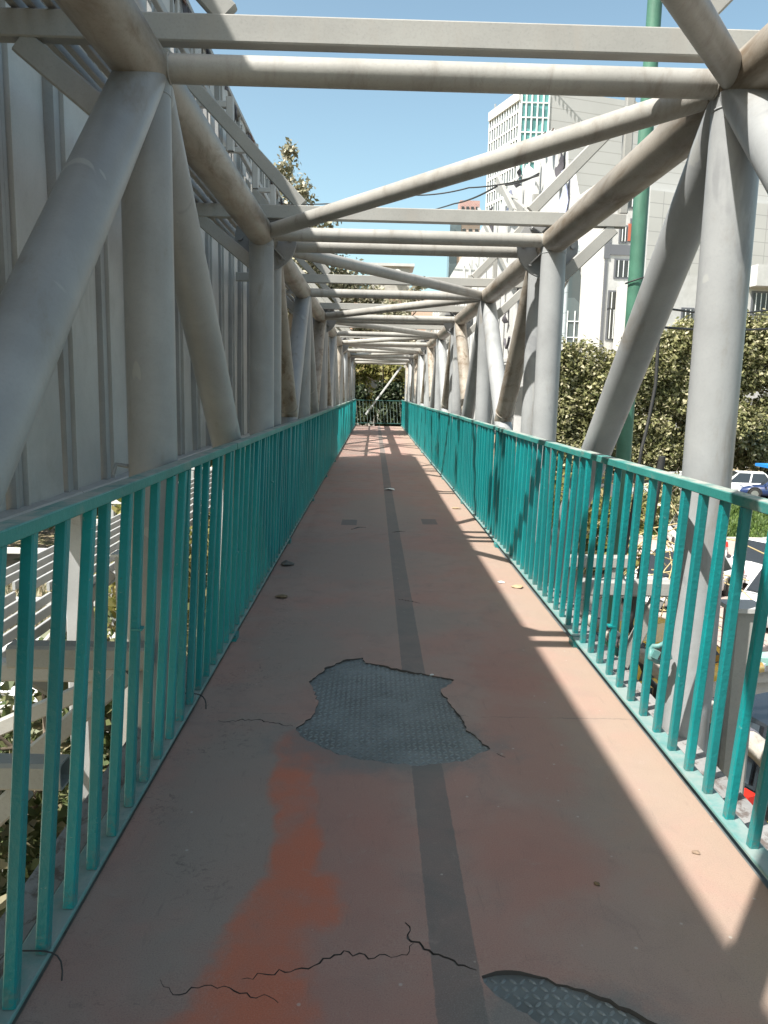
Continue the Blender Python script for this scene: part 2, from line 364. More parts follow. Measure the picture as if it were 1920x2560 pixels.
# ------------------------------------------------------------------ walkway
XL, XR, ZT, ZB, CR = -.926, 1.427, 2.685, -.36, .100
DX0, DX1, YE = -.795, 1.213, 33.9
tag_deck = MB(); tag_deck.bbox(-.90, 1.32, -2, YE + .1, -.10, -.006)
for k in range(22): tag_deck.bar((-.92, -1.2 + k * 1.605, -.16), (1.42, -1.2 + k * 1.605, -.16), .08, .12)
tag(tag_deck.build("steel_deck", platem), kind='structure')
# hole outlines (metres), roughened
def rough(poly, amp=.006, step=.02, closed=True, seed=1):
    rr = random.Random(seed); out = []; n = len(poly)
    for i in range(n if closed else n - 1):
        a = Vector(poly[i]); b = Vector(poly[(i + 1) % n]); L = (b - a).length; m = max(1, int(L / step)); nr = Vector((-(b - a).y, (b - a).x)).normalized()
        for k in range(m):
            o = 0 if k == 0 else rr.uniform(-amp, amp)
            p = a.lerp(b, k / m) + nr * o; out.append((p.x, p.y))
    if not closed: out.append(tuple(poly[-1]))
    return out
HOLE = rough([(-.3, 3.73), (-.22, 3.95), (-.12, 4.07), (-.03, 4.11), (-.02, 4.03), (.06, 4.0), (.17, 3.92), (.30, 3.87), (.44, 3.79), (.36, 3.66), (.385, 3.5), (.42, 3.35), (.43, 3.2), (.47, 3.12), (.51, 3.02), (.45, 2.97), (.38, 2.9), (.23, 2.87), (.07, 2.885), (-.06, 2.93), (-.13, 2.96), (-.2, 3.03), (-.27, 3.1), (-.31, 3.2), (-.25, 3.33), (-.235, 3.45), (-.255, 3.6)], .009, .025, seed=3)
HOLE2 = rough([(.30, 1.752), (.36, 1.765), (.44, 1.755), (.51, 1.725), (.58, 1.685), (.64, 1.645), (.69, 1.60), (.76, 1.52), (.66, 1.44), (.5, 1.5), (.42, 1.60), (.36, 1.66), (.315, 1.71)], .006, .02, seed=5)
def crack(pts, w, seed):
    """thin closed sliver polygon along a jagged polyline"""
    rr = random.Random(seed); c = rough(pts, .011, .013, False, seed); L = []; Rr = []
    n = len(c)
    for i, p in enumerate(c):
        a = Vector(c[max(0, i - 1)]); b = Vector(c[min(n - 1, i + 1)]); nr = Vector((-(b - a).y, (b - a).x)).normalized()
        ww = w * .62 * (.3 + .65 * math.sin(math.pi * (i + .6) / (n + .2))) * rr.uniform(.6, 1.3) / 2
        L.append((p[0] + nr.x * ww, p[1] + nr.y * ww)); Rr.append((p[0] - nr.x * ww, p[1] - nr.y * ww))
    return L + Rr[::-1]
CR_ = [crack([(-.325, 3.215), (-.38, 3.23), (-.44, 3.255), (-.5, 3.27), (-.61, 3.25), (-.66, 3.26)], .012, 1),
       crack([(.115, 1.95), (.12, 1.90), (.16, 1.845), (.21, 1.82), (.26, 1.79), (.29, 1.772)], .014, 2),
       crack([(.135, 1.868), (.115, 1.82), (.03, 1.812), (-.05, 1.835), (-.11, 1.79), (-.17, 1.77), (-.3, 1.735)], .009, 3),
       crack([(-.5, 1.73), (-.44, 1.68), (-.4, 1.70), (-.34, 1.71), (-.28, 1.69), (-.2, 1.66)], .007, 4),
       crack([(-.21, 8.15), (-.13, 8.3), (-.06, 8.28)], .05, 6), crack([(.22, 8.02), (.3, 8.1), (.36, 8.08)], .05, 7),
       crack([(.2, 5.36), (.27, 5.32), (.35, 5.26)], .02, 8),
       crack([(.53, 2.98), (.56, 2.95)], .01, 9)]
def inpoly(p, poly):
    x, y = p; ins = False; j = len(poly) - 1
    for i in range(len(poly)):
        xi, yi = poly[i]; xj, yj = poly[j]
        if (yi > y) != (yj > y) and x < (xj - xi) * (y - yi) / (yj - yi) + xi: ins = not ins
        j = i
    return ins
def covering():
    verts = []; edges = []
    def loop(P):
        o = len(verts); verts.extend(Vector(p) for p in P); edges.extend((o + i, o + (i + 1) % len(P)) for i in range(len(P)))
    y1 = 9.2
    loop([(DX0, -1.9), (DX1, -1.9), (DX1, y1), (DX0, y1)])
    holes = [HOLE, HOLE2] + CR_
    for h in holes: loop(h)
    gx = np.arange(DX0 + .06, DX1 - .03, .07)
    for y in np.arange(1.2, 4.6, .07):
        for x in gx: verts.append(Vector((x + random.uniform(-.01, .01), y + random.uniform(-.01, .01))))
    V, E, Fc, *_ = delaunay_2d_cdt(verts, edges, [], 0, 1e-6)
    Fk = []
    bb = [(min(p[0] for p in h), max(p[0] for p in h), min(p[1] for p in h), max(p[1] for p in h)) for h in holes]
    for f in Fc:
        cx_ = sum(V[i].x for i in f) / 3; cy_ = sum(V[i].y for i in f) / 3
        if not any(b[0] <= cx_ <= b[1] and b[2] <= cy_ <= b[3] and inpoly((cx_, cy_), h) for b, h in zip(bb, holes)): Fk.append(tuple(f))
    A = np.array([(v.x, v.y) for v in V])
    z = np.zeros(len(A))
    for h, amp, rad in [(HOLE, .006, .12), (HOLE2, .008, .12)] + [(c, .004, .07) for c in CR_[:4]]:
        H = np.array(h); d = np.sqrt(((A[:, None] - H[None]) ** 2).sum(2)).min(1)
        far = A[:, 1] > H[:, 1].mean() - (.45 if h is HOLE else .02)
        if h is HOLE: far = (A[:, 1] > 3.55) | (A[:, 0] > .3)
        k = amp * np.clip(1 - d / rad, 0, 1) ** 2 * (.55 + .45 * np.sin(A[:, 0] * 31 + A[:, 1] * 23)) * far
        z = np.maximum(z, k)
    mb = MB(); P = [(V[i].x, V[i].y, z[i]) for i in range(len(V))]
    mb.add(P, Fk, True)
    cnt = {}
    for f in Fk:
        for i in range(3):
            e = (f[i], f[(i + 1) % 3]); k = tuple(sorted(e)); cnt[k] = cnt.get(k, 0) + 1
    bd = [k for k, c in cnt.items() if c == 1]
    W = []; Wf = []
    for a, b in bd:
        o = len(W); W += [P[a], P[b], (P[b][0], P[b][1], -.007), (P[a][0], P[a][1], -.007)]; Wf.append((o, o + 1, o + 2, o + 3))
    mb.add(W, Wf, False, 1)
    mb.bbox(DX0, DX1, y1, YE, -.0055, 0)
    return mb
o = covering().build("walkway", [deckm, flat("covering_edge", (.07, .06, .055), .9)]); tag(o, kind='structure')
# raised lozenges of the checker plate, where the covering has broken away
tr = MB()
def lozenge(x, y, a, L=.0125, W=.0044, h=.0030):
    c, s = math.cos(a), math.sin(a)
    P = [(L, 0), (L * .5, W), (-L * .5, W), (-L, 0), (-L * .5, -W), (L * .5, -W)]
    V = [(x + p * c - q * s, y + p * s + q * c, -.0062) for p, q in P] + [(x + p * .7 * c - q * .55 * s, y + p * .7 * s + q * .55 * c, -.006 + h) for p, q in P]
    tr.add(V, [(i, (i + 1) % 6, 6 + (i + 1) % 6, 6 + i) for i in range(6)] + [(6, 7, 8, 9, 10, 11)])
for H, (x0, x1, y0, y1) in ((HOLE, (-.34, .54, 2.85, 4.14)), (HOLE2, (.28, .8, 1.4, 1.8))):
    i = 0
    y = y0
    while y < y1:
        x = x0; j = 0
        while x < x1:
            if inpoly((x, y), H): lozenge(x, y, R(45) if (i + j) % 2 else R(-45))
            x += .0245; j += 1
        y += .0245; i += 1
tag(tr.build("plate_treads", paint("worn_treads", (.195, .215, .22), .45, .2, metallic=.2)), kind='structure')
for sgn, x0, x1 in ((-1, -1.01, -.9), (1, 1.32, 1.42)):
    mb = MB(); mb.bbox(x0, x1, -2, YE, -.2, -.03); mb.bbox(x0 if sgn > 0 else x0, x1, -2, YE, -.03, -.018)
    tag(mb.build("deck_edge", edgem), kind='structure')

# ------------------------------------------------------------------ railings
def railing(x, inner, y0, y1, ph, pitch, label):
    root = empty("railing", (x, y0, 0), label, "railing")
    mb = MB(); rr = random.Random(int(x * 10)); 
    cuts = [y0]; 
    while cuts[-1] < y1: cuts.append(min(y1, cuts[-1] + 2.95))
    def strip(mb, xa, xb, za, zb):
        for i in range(len(cuts) - 1):
            a, b = cuts[i], cuts[i + 1]; n = max(1, int((b - a) / .3)); dz = rr.uniform(-.004, .004); dx = rr.uniform(-.003, .003)
            pts = [a + (b - a) * k / n for k in range(n + 1)]
            for k in range(n):
                mb.bar(((xa + xb) / 2 + dx, pts[k] + (.004 if k == 0 else 0), (za + zb) / 2 + dz), ((xa + xb) / 2 + dx, pts[k + 1] - (.004 if k == n - 1 else 0), (za + zb) / 2 + dz), abs(xb - xa), zb - za) if k in (0,) and False else None
            mb.bar(((xa + xb) / 2 + dx, a + .003, (za + zb) / 2 + dz), ((xa + xb) / 2 + dx, b - .003, (za + zb) / 2 + dz), abs(xb - xa), zb - za, ch=.003)
    xo = x + (x - inner)
    strip(mb, inner, xo, 1.112, 1.147); part(mb, "top_rail", tealtop if False else [tealtop], root)
    mb = MB(); strip(mb, *((1.203, 1.272) if x > 0 else (-.784, -.866)), .036, .05); part(mb, "bottom_rail", tealbot, root)
    # feet of the bottom rail
    mb = MB()
    for c in cuts: mb.bbox(x - .02, x + .02, c - .05, c + .05, -.02, .036)
    part(mb, "rail_foot", teal, root)
    ys = []; y = ph
    while y > y0 + .05: y -= pitch
    y += pitch
    while y < y1 - .03: ys.append(y); y += pitch
    ys.sort(key=lambda t: abs(t - 2.2) if t > 1.2 else 100 - t)
    rest = MB()
    for i, y in enumerate(ys):
        b = MB() if i < 100 else rest
        w = .031; dx = rr.uniform(-.003, .003); dy = rr.uniform(-.004, .004)
        bend = 0
        if x > 0 and 5.2 < y < 7.2 and rr.random() < .55: bend = rr.uniform(-.025, .03)
        zs = [.05, .35, .62, .85, 1.112]
        ly = (.21 if x < 0 else -.165); fx = (.018 if x > 0 else -.008)
        ps = [Vector((x + dx * k + fx * (1.11 - z), y + dy * k + ly * (z - .05) / 1.06 + bend * math.sin(math.pi * k / 4), z)) for k, z in enumerate(zs)]
        if abs(bend) < .001 or True:
            V = []; c = .004
            pr = [(-w/2 + c, -w/2), (w/2 - c, -w/2), (w/2, -w/2 + c), (w/2, w/2 - c), (w/2 - c, w/2), (-w/2 + c, w/2), (-w/2, w/2 - c), (-w/2, -w/2 + c)]
            for p in ps: V += [(p.x + a, p.y + q, p.z) for a, q in pr]
            Fs = [(k * 8 + i2, k * 8 + (i2 + 1) % 8, k * 8 + 8 + (i2 + 1) % 8, k * 8 + 8 + i2) for k in range(4) for i2 in range(8)]
            b.add(V, Fs)
        if rr.random() < .05:
            z = rr.uniform(.3, .8); b.box((x, y + ly * (z - .05) / 1.06, z), (w + .005, w + .005, .008))
        if i < 100: part(b, "baluster", teal, root)
    o = part(rest, "baluster", teal, root); o['kind'] = 'stuff'
    return root
rl = railing(-.792, -.763, -1.5, YE, 1.59, .1735, "long teal railing on the left side of the walkway, in shade beside the billboard")
rr_ = railing(1.212, 1.184, -1.5, YE, 2.77, .1695, "long sunlit teal railing on the right side of the walkway, street side")
# crumpled clamp on a right baluster
mb = MB(); rr0 = random.Random(4)
pts = [(1.25 + .045 * math.cos(t) * rr0.uniform(.75, 1.2), 3.19 + .012 * math.sin(3 * t), .37 + .04 * math.sin(t) * rr0.uniform(.7, 1.3)) for t in [k * math.pi / 7 for k in range(14)]]
mb.tube(pts + [pts[0]], .011, 8); mb.box((1.225, 3.18, .37), (.03, .03, .035), Matrix.Rotation(.4, 3, 'Y'))
part(mb, "pipe_clamp", [tealbot], rr_)
# far end railing
ge = empty("gate", (0.2, YE + .05, 0), "low barred gate closing the far end of the walkway in front of the bushes", "gate")
mb = MB(); mb.bar((-.8, YE + .05, 1.1), (1.2, YE + .05, 1.1), .04, .03); mb.bar((-.8, YE + .05, .12), (1.2, YE + .05, .12), .03, .03); part(mb, "gate_frame", paint("dark_green_gate", (.03, .10, .09), .5), ge)
gb = paint("pale_bar", (.20, .27, .25), .5)
for k in range(14):
    mb = MB(); x = -.72 + k * .145; mb.bar((x - .05, YE + .05, 1.09), (x + .03, YE + .05, .12), .014, .014); part(mb, "bar", gb, ge)
mb = MB(); mb.bar((1.16, YE + .15, 2.58), (-.35, YE + .15, .48), .08, .08); o = mb.build("leaning_pole", whitem)
tag(o, "whitewashed pole leaning diagonally across the far end of the walkway", "pole")

# ------------------------------------------------------------------ truss segments
Y = [.073, 3.282, 6.49, 6.999, 10.207, 13.415, 13.924, 17.13, 20.34, 20.85, 24.06, 27.27, 27.78, 30.9, 33.95]
segs = [(-.18, Y[0], Y[1], Y[2], Y[2] + .252), (Y[3] - .252, Y[3], Y[4], Y[5], Y[5] + .252), (Y[6] - .252, Y[6], Y[7], Y[8], Y[8] + .252), (Y[9] - .252, Y[9], Y[10], Y[11], Y[11] + .252), (Y[12] - .252, Y[12], Y[13], Y[14], Y[14] + .05)]
def disc(mb, x, z, y0, y1, r, nseg=40):
    mb.tube([(x, y0, z), (x, y1, z)], r, nseg)
def ring(mb, c, d, R_, r, n=28, k=6):
    c = Vector(c); d = Vector(d).normalized(); a = d.orthogonal().normalized(); b = d.cross(a); V = []
    rr = random.Random(int(c.y * 100)); 
    for i in range(n):
        t = 2 * math.pi * i / n; u = a * math.cos(t) + b * math.sin(t); q = r * rr.uniform(.7, 1.25)
        V += [c + u * (R_ + q * math.cos(2 * math.pi * j / k)) + d * q * math.sin(2 * math.pi * j / k) for j in range(k)]
    mb.add(V, [(i * k + j, i * k + (j + 1) % k, ((i + 1) % n) * k + (j + 1) % k, ((i + 1) % n) * k + j) for i in range(n) for j in range(k)], True)
def segment(i, ya, y0, y1, y2, yb):
    root = empty("truss_segment", (.25, y0, 0), "%s welded grey tube truss segment along the footbridge counting from the camera" % ORD[i], "truss", "truss segments of the footbridge")
    for X in (XL, XR):
        for y in (y0, y1, y2):
            mb = MB(); mb.tube([(X, y, ZB), (X, y, ZT)], CR, 36); ring(mb, (X, y, ZT - .10), (0, 0, 1), CR, .004); part(mb, "column", steel, root)
            mb = MB()
        mb = MB(); mb.tube([(X, ya, ZT), (X, (ya + yb) / 2, ZT), (X, yb, ZT)], .105, 36); part(mb, "top_chord", chordm, root)
        mb = MB(); mb.tube([(X, ya, ZB), (X, yb, ZB)], .112, 32); part(mb, "bottom_chord", steel, root)
        for ysrc, ydst in ((y1, y0), (y1, y2)):
            mb = MB(); mb.tube([(X, ysrc, ZT), (X, ydst, ZB)], .095, 32)
            part(mb, "diagonal", steel, root)
        if i > 0:
            for ysrc, ydst in ((y0, y1), (y2, y1)):
                mb = MB(); a = Vector((X, ysrc, ZT)); b = Vector((X, ydst, ZB)); mb.tube([a, a.lerp(b, .5)], .095, 32); ring(mb, a.lerp(b, .465), b - a, .096, .006)
                part(mb, "diagonal", chordm, root)
        for yj, s in ((ya, 1), (yb, -1)):
            if i == 0 and s == 1: continue
            if i == 4 and s == -1: continue
            for z in (ZT, ZB):
                mb = MB(); disc(mb, X, z, yj, yj + s * .018, .255)
                for k in range(4):
                    a = k * math.pi / 2 + math.pi / 4; u = Vector((math.cos(a), 0, math.sin(a)))
                    p = Vector((X, yj + s * .018, z)) + u * .11; q = Vector((X, yj + s * .018, z)) + u * .238; t = Vector((X, yj + s * .14, z)) + u * .11
                    sd = Vector((-u.z, 0, u.x)) * .005
                    mb.add([p + sd, q + sd, t + sd, p - sd, q - sd, t - sd], [(0, 1, 2), (5, 4, 3), (0, 3, 4, 1), (1, 4, 5, 2), (2, 5, 3, 0)])
                fp = part(mb, "flange_plate", flangem, root)
                for k in range(8):
                    a = k * math.pi / 4; mb = MB(); px, pz = X + .205 * math.cos(a), z + .205 * math.sin(a)
                    mb.tube([(px, yj + s * .018, pz), (px, yj + s * .045, pz)], .02, 6)
                    b = part(mb, "bolt", flangem, root); b.parent = fp; b.matrix_parent_inverse = fp.matrix_basis.inverted() @ Matrix.Identity(4)
                    b.matrix_parent_inverse = Matrix.Identity(4)
    for y in (y0, y1, y2):
        mb = MB(); mb.tube([(XL, y, ZT), (0, y, ZT), (XR, y, ZT)], .054, 28); ring(mb, (XL + .103, y, ZT), (1, 0, 0), .055, .004); ring(mb, (XR - .103, y, ZT), (1, 0, 0), .055, .004); part(mb, "cross_tube", crossm, root)
    for a, b in (((XL, y0), (XR, y1)), ((XR, y1), (XL, y2))):
        mb = MB(); mb.tube([(*a, ZT), (*b, ZT)], .055, 28); part(mb, "bracing_tube", crossm, root)
    bl = {0: [y0 + .12, y1 + .12, y2 + .12], 1: [y1 + .12, y2 + .14], 2: [y1 + .12, y2 + .14], 3: [y1 + .12, y2 + .14], 4: [y1 + .12]}[i]
    for y in bl:
        zb = ZT + .19
        mb = MB(); mb.bar((-1.80, y, zb), (2.02, y, zb), .075, .106, ch=.006); part(mb, "square_beam", beamm, root)
        mb = MB(); mb.bar((-1.45, y, zb - .06), (-1.0, y, zb - .42), .06, .1); part(mb, "knee_brace", beamm, root)
        mb = MB(); mb.bar((1.93, y, zb - .06), (1.5, y, zb - .48), .06, .1); part(mb, "knee_brace", beamm, root)
        mb = MB(); mb.bar((-.62, y, zb + .06), (-1.78, y, zb + 1.25), .06, .1); part(mb, "strut", beamm, root)
        mb = MB(); mb.bar((1.25, y, zb + .06), (2.05, y, zb + .90), .06, .09); part(mb, "strut", beamm, root)
        mb = MB(); mb.bar((2.0, y, zb + .06), (2.0, y, zb + 1.1), .07, .07); part(mb, "post", beamm, root)
    if i == 0:
        # cut-off tie and painted patch fixings
        mb = MB(); mb.tube([(XL - .10, y1 - .02, 1.12), (XL - .14, y1 - .05, 1.13), (XL - .15, y1 - .06, 1.09)], .009, 8); part(mb, "weld_stub", steel, root)
    return root
for i, s in enumerate(segs): segment(i, *s)
# long strut running lengthwise above the left chord
# outrigger brackets under the deck, both sides
def bracket(x0, x1, y, z, drop, label, mat=beamm, hollow=True):
    root = empty("outrigger_bracket", (x0, y, z), label, "bracket")
    mb = MB(); mb.bar((x0, y, z), (x1, y, z), .1, .1, hollow=hollow); part(mb, "arm", mat, root)
    mb = MB(); mb.bar((x1 + (x0 - x1) * .15, y, z - .07), (x0 + (x1 - x0) * .02, y, z - drop), .06, .08); part(mb, "brace", mat, root)
bracket(1.5, 2.15, 6.3, .10, .7, "grey box bracket below the right railing beside the second column")
bracket(1.36, 1.97, 4.9, .23, 1.2, "grey box bracket with an open end behind the middle of the right railing")
bracket(-1.5, -.92, 3.15, .33, .5, "short grey box bracket crossing low in front of the first left column")
bracket(-3.0, -1.12, 3.9, -.02, .8, "sunlit pale box bracket reaching out below the left railing")
bracket(-2.1, -1.07, 2.6, .09, .9, "sawn-off box beam with an open end behind the nearest left balusters")
for nm, x, y, zt, lb in (("support_post", -1.78, 5.55, .24, "grey square post with a capped top behind the left railing"), ("support_post", 1.72, 3.45, .50, "thick grey square post with a lipped cap beyond the nearest right balusters")):
    root = empty(nm, (x, y, GZ), lb, "post")
    mb = MB(); mb.bar((x, y, GZ), (x, y, zt), .13, .13, up=(0, 1, 0)); part(mb, "shaft", beamm, root)
    mb = MB(); mb.box((x, y, zt + .012), (.17, .17, .02)); part(mb, "cap_plate", sheetm, root)
root = empty("pier", (XR, 6.74, GZ), "stout round grey pier carrying the right side of the footbridge joint", "pier")
mb = MB(); mb.tube([(.25, 6.74, GZ), (.25, 6.74, -.9)], .4, 32); part(mb, "shaft", steel, root)
mb = MB(); mb.bar((-1.2, 6.74, -.68), (1.7, 6.74, -.68), .5, .42); part(mb, "pier_head", steel, root)

# ------------------------------------------------------------------ left billboard
PX, PZ0, PZ1 = -1.86, .80, 5.0
bb = empty("billboard", (PX, 6, GZ), "tall grey billboard seen from behind, shading the left side of the footbridge", "billboard")
rb = random.Random(3); y = -3.1; k = 0
ys = []
while y < 15.6: ys.append(y); y += .685
off = 4.64 - min(ys, key=lambda t: abs(t - 4.64)); ys = [t + off for t in ys]
for k, y in enumerate(ys):
    mb = MB(); n = 10; V = []; x0 = PX + rb.uniform(-.01, .01); d = rb.uniform(-.018, .018)
    for (zz) in np.linspace(PZ0, PZ1, 9):
        for j in range(n + 1):
            t = j / n; V.append((x0 + .02 * math.sin(math.pi * t) * (1 + .5 * math.sin(zz * 2.2 + k)) + d * math.sin(zz * 1.3 + k), y + .10 + t * .572, zz))
    m = n + 1; mb.add(V, [(a * m + b, a * m + b + 1, (a + 1) * m + b + 1, (a + 1) * m + b) for a in range(8) for b in range(n)], True)
    part(mb, "panel", sheetm, bb)
    mb = MB(); mb.bbox(PX - .02, PX + .038, y + .012, y + .018, PZ0, PZ1 - .1); mb.bbox(PX + .032, PX + .038, y + .018, y + .05, PZ0, PZ1 - .1); mb.bbox(PX + .02, PX + .03, y + .07, y + .11, PZ0, PZ1)
    part(mb, "stud", studm, bb)
    mb = MB(); mb.bbox(PX + .02, PX + .05, y + .13, y + .15, PZ0, PZ1 - .1); part(mb, "batten", sheetm, bb)
for a, b in ((-3.2, 4.70), (4.71, 10.2), (10.21, 15.75)):
    mb = MB(); mb.bar((PX + .05, a, PZ0 - .03), (PX + .05, b, PZ0 - .03), .12, .09); part(mb, "bottom_rail", sheetm, bb)
mb = MB(); mb.bar((PX + .0, -3, PZ0 - .13), (PX + .0, 15.7, PZ0 - .13), .06, .05); part(mb, "lower_angle", rustm if False else studm, bb)
mb = MB(); mb.bbox(PX - .5, PX - .47, -3.1, 15.75, PZ0 - .1, PZ1 + .02); part(mb, "front_sheet", whitem, bb)
mb = MB(); mb.bar((PX - .12, -3.1, PZ1 + .02), (PX - .12, 15.75, PZ1 + .02), .34, .05); part(mb, "top_rail", studm, bb)
for z in (3.55, 4.35):
    mb = MB(); mb.bar((PX + .15, -3, z), (PX + .15, 15.6, z), .05, .07); part(mb, "stringer", studm, bb)
mb = MB()
for k in range(44):
    y = rb.uniform(3, 15.6); L = rb.uniform(.04, .2); w = rb.uniform(.03, .12)
    mb2 = MB(); zt = PZ1 + rb.uniform(-.06, .02); xx = PX + rb.uniform(.03, .055)
    V = [(xx, y, zt), (xx + .01, y + w, zt), (xx + rb.uniform(-.02, .05), y + w * rb.uniform(.3, .9), zt - L), (xx + rb.uniform(-.02, .03), y + w * rb.uniform(-.2, .4), zt - L * rb.uniform(.6, 1))]
    V2 = [(a + .008, b, c) for a, b, c in V]
    mb = MB(); mb.add(V + V2, [(0, 1, 2, 3), (7, 6, 5, 4), (0, 4, 5, 1), (1, 5, 6, 2), (2, 6, 7, 3), (3, 7, 4, 0)]); part(mb, "torn_canvas", rb.choice([canvasm, canvasm, rustm]), bb)
for y, z in ((8.0, 4.15), (9.6, 4.2), (11.2, 4.15), (12.9, 4.2), (14.3, 4.2)):
    mb = MB(); mb.bar((PX + .03, y, z), (PX + .42, y, z), .06, .06); mb.bar((PX + .42, y, z + .07), (PX + .42, y, z - .42), .07, .07, hollow=True); part(mb, "lamp_arm", sheetm, bb)
for y in (5.5, 10.7, 15.5):
    mb = MB(); mb.bar((PX - .25, y, GZ), (PX - .25, y, PZ1 - .1), .16, .16, up=(0, 1, 0)); part(mb, "post", studm, bb)
# catwalk bars lying on the square beams
cw = empty("catwalk", (-1.4, 0, 2.97), "narrow catwalk of parallel steel bars between the top chord and the billboard", "catwalk")
for x in (-1.47, -1.40, -1.32, -1.24):
    mb = MB(); mb.bar((x, -1.5, 2.965), (x, 17.2, 2.965), .035, .05); part(mb, "bar", beamm if x != -1.40 else studm, cw)
for y in (4.9, 8.6, 12.1): 
    mb = MB(); mb.bar((-1.52, y, 2.915), (-1.2, y, 2.915), .05, .05); part(mb, "crosspiece", studm, cw)
# lower slatted canopy, sunlit, under the billboard
cn = empty("slatted_canopy", (-3.1, 6, GZ), "sunlit white slatted canopy running parallel to the bridge below the left railing", "canopy")
for g, (ya, yb) in enumerate(((3.6, 7.0), (7.35, 13.5), (13.8, 20.0))):
    for k in range(8):
        x = -2.62 - k * .165
        mb = MB(); mb.bar((x, ya, -.48), (x, yb, -.48), .028, .085, ch=.004); part(mb, "slat", studm, cn)
for y in (3.7, 5.35, 7.15, 9.4, 11.6, 13.65, 16.5, 19.8):
    mb = MB(); mb.bar((-5.2, y, -.57), (-2.5, y, -.57), .06, .07); part(mb, "crossbeam", whitem, cn)
for y in (7.15, 13.65, 19.8):
    for x in ((-2.45, -4.6) if y > 8 else (-4.6,)):
        mb = MB(); mb.bar((x, y, GZ), (x, y, -.63), .11, .11, up=(0, 1, 0)); part(mb, "post", studm, cn)
for a, b in (((-2.5, 5.3, -.62), (-1.9, 5.6, .1)), ((-2.45, 7.1, -1.8), (-2.5, 5.4, -.62))):
    mb = MB(); mb.bar(a, b, .06, .08); part(mb, "brace", beamm, cn)

# ------------------------------------------------------------------ right billboard (torn)
rbd = empty("torn_billboard", (2.2, 18, GZ), "ragged white billboard on the right of the bridge with torn sheet and rusty struts", "billboard")
rq = random.Random(8)
top = [(8.82, 3.6), (9.1, 3.95), (9.35, 3.8), (9.5, 4.3), (9.7, 4.15), (9.9, 4.6), (10.1, 4.45), (10.3, 4.75), (10.8, 4.85), (11.4, 4.55), (12.0, 4.8), (12.6, 4.65), (13.5, 4.9), (14.5, 4.7), (16, 4.9), (18, 4.8), (20, 4.9), (24, 4.85), (30, 4.9)]
poly = [(9.75, .8)] + [(9.7, 2.3), (9.55, 2.6), (9.1, 2.75), (8.8, 3.0)] + top + [(30, .8)]
mb = MB()
n = len(poly); cxm = 2.16
V = [(2.16, a, b) for a, b in poly] + [(2.19, a, b) for a, b in poly]
mb.add(V, [(i, (i + 1) % n, n + (i + 1) % n, n + i) for i in range(n)] + [tuple(range(n)), tuple(range(n, 2 * n))[::-1]])
part(mb, "sheet", whitem, rbd)
for y in np.arange(9.6, 30, 1.22):
    mb = MB(); mb.bar((2.11, y, .8), (2.11, y, 4.5), .05, .06, up=(0, 1, 0)); part(mb, "stud", whitem, rbd)
for z in (.82, 2.0, 3.3):
    mb = MB(); mb.bar((2.09, 8.9, z), (2.09, 30, z), .05, .07); part(mb, "rail", whitem, rbd)
for (a, b) in (((2.05, 9.9, 3.0), (1.75, 12.0, 4.6)), ((2.05, 9.7, 3.4), (1.9, 13.2, 4.8)), ((2.0, 11.5, 3.0), (1.8, 14.5, 4.7))):
    mb = MB(); mb.bar(a, b, .05, .1); part(mb, "strut", beamm, rbd)
for y, z, L, m in ((9.15, 4.0, .55, bluecl), (9.45, 4.35, .4, canvasm), (9.95, 4.65, .3, rustm), (10.4, 4.75, .2, canvasm), (12.2, 4.8, .25, canvasm), (13.0, 4.7, .5, bluecl), (15, 4.9, .5, canvasm), (11.6, 3.2, .3, canvasm), (12.8, 2.9, .3, canvasm)):
    mb = MB(); V = []; w = .22
    for k in range(7):
        t = k / 6; zz = z - L * t
        V += [(2.12 + .03 * math.sin(7 * t + y), y + .05 * math.sin(5 * t + y), zz), (2.10 + .04 * math.sin(6 * t), y + w * (1 - .6 * t) + .04 * math.sin(9 * t + y), zz)]
    V += [(a - .006, b, c) for a, b, c in V]
    Fs = [(2 * k, 2 * k + 1, 2 * k + 3, 2 * k + 2) for k in range(6)] + [(14 + 2 * k + 2, 14 + 2 * k + 3, 14 + 2 * k + 1, 14 + 2 * k) for k in range(6)]
    mb.add(V, Fs, True); part(mb, "torn_strip", m, rbd)
# curled shreds hanging on the lit face
for y, z in ((12.1, 1.9), (12.4, 2.35), (12.9, 1.55), (15.6, 2.1), (16.2, 1.6), (19, 2.2)):
    mb = MB(); pts = [(2.1, y + .09 * k, z - .16 * math.sin(math.pi * k / 5)) for k in range(6)]; mb.tube(pts, .02, 6); part(mb, "torn_fringe", canvasm, rbd)
for y in (10.5, 17, 24):
    mb = MB(); mb.bar((2.3, y, GZ), (2.3, y, 4.4), .14, .14, up=(0, 1, 0)); part(mb, "post", beamm, rbd)

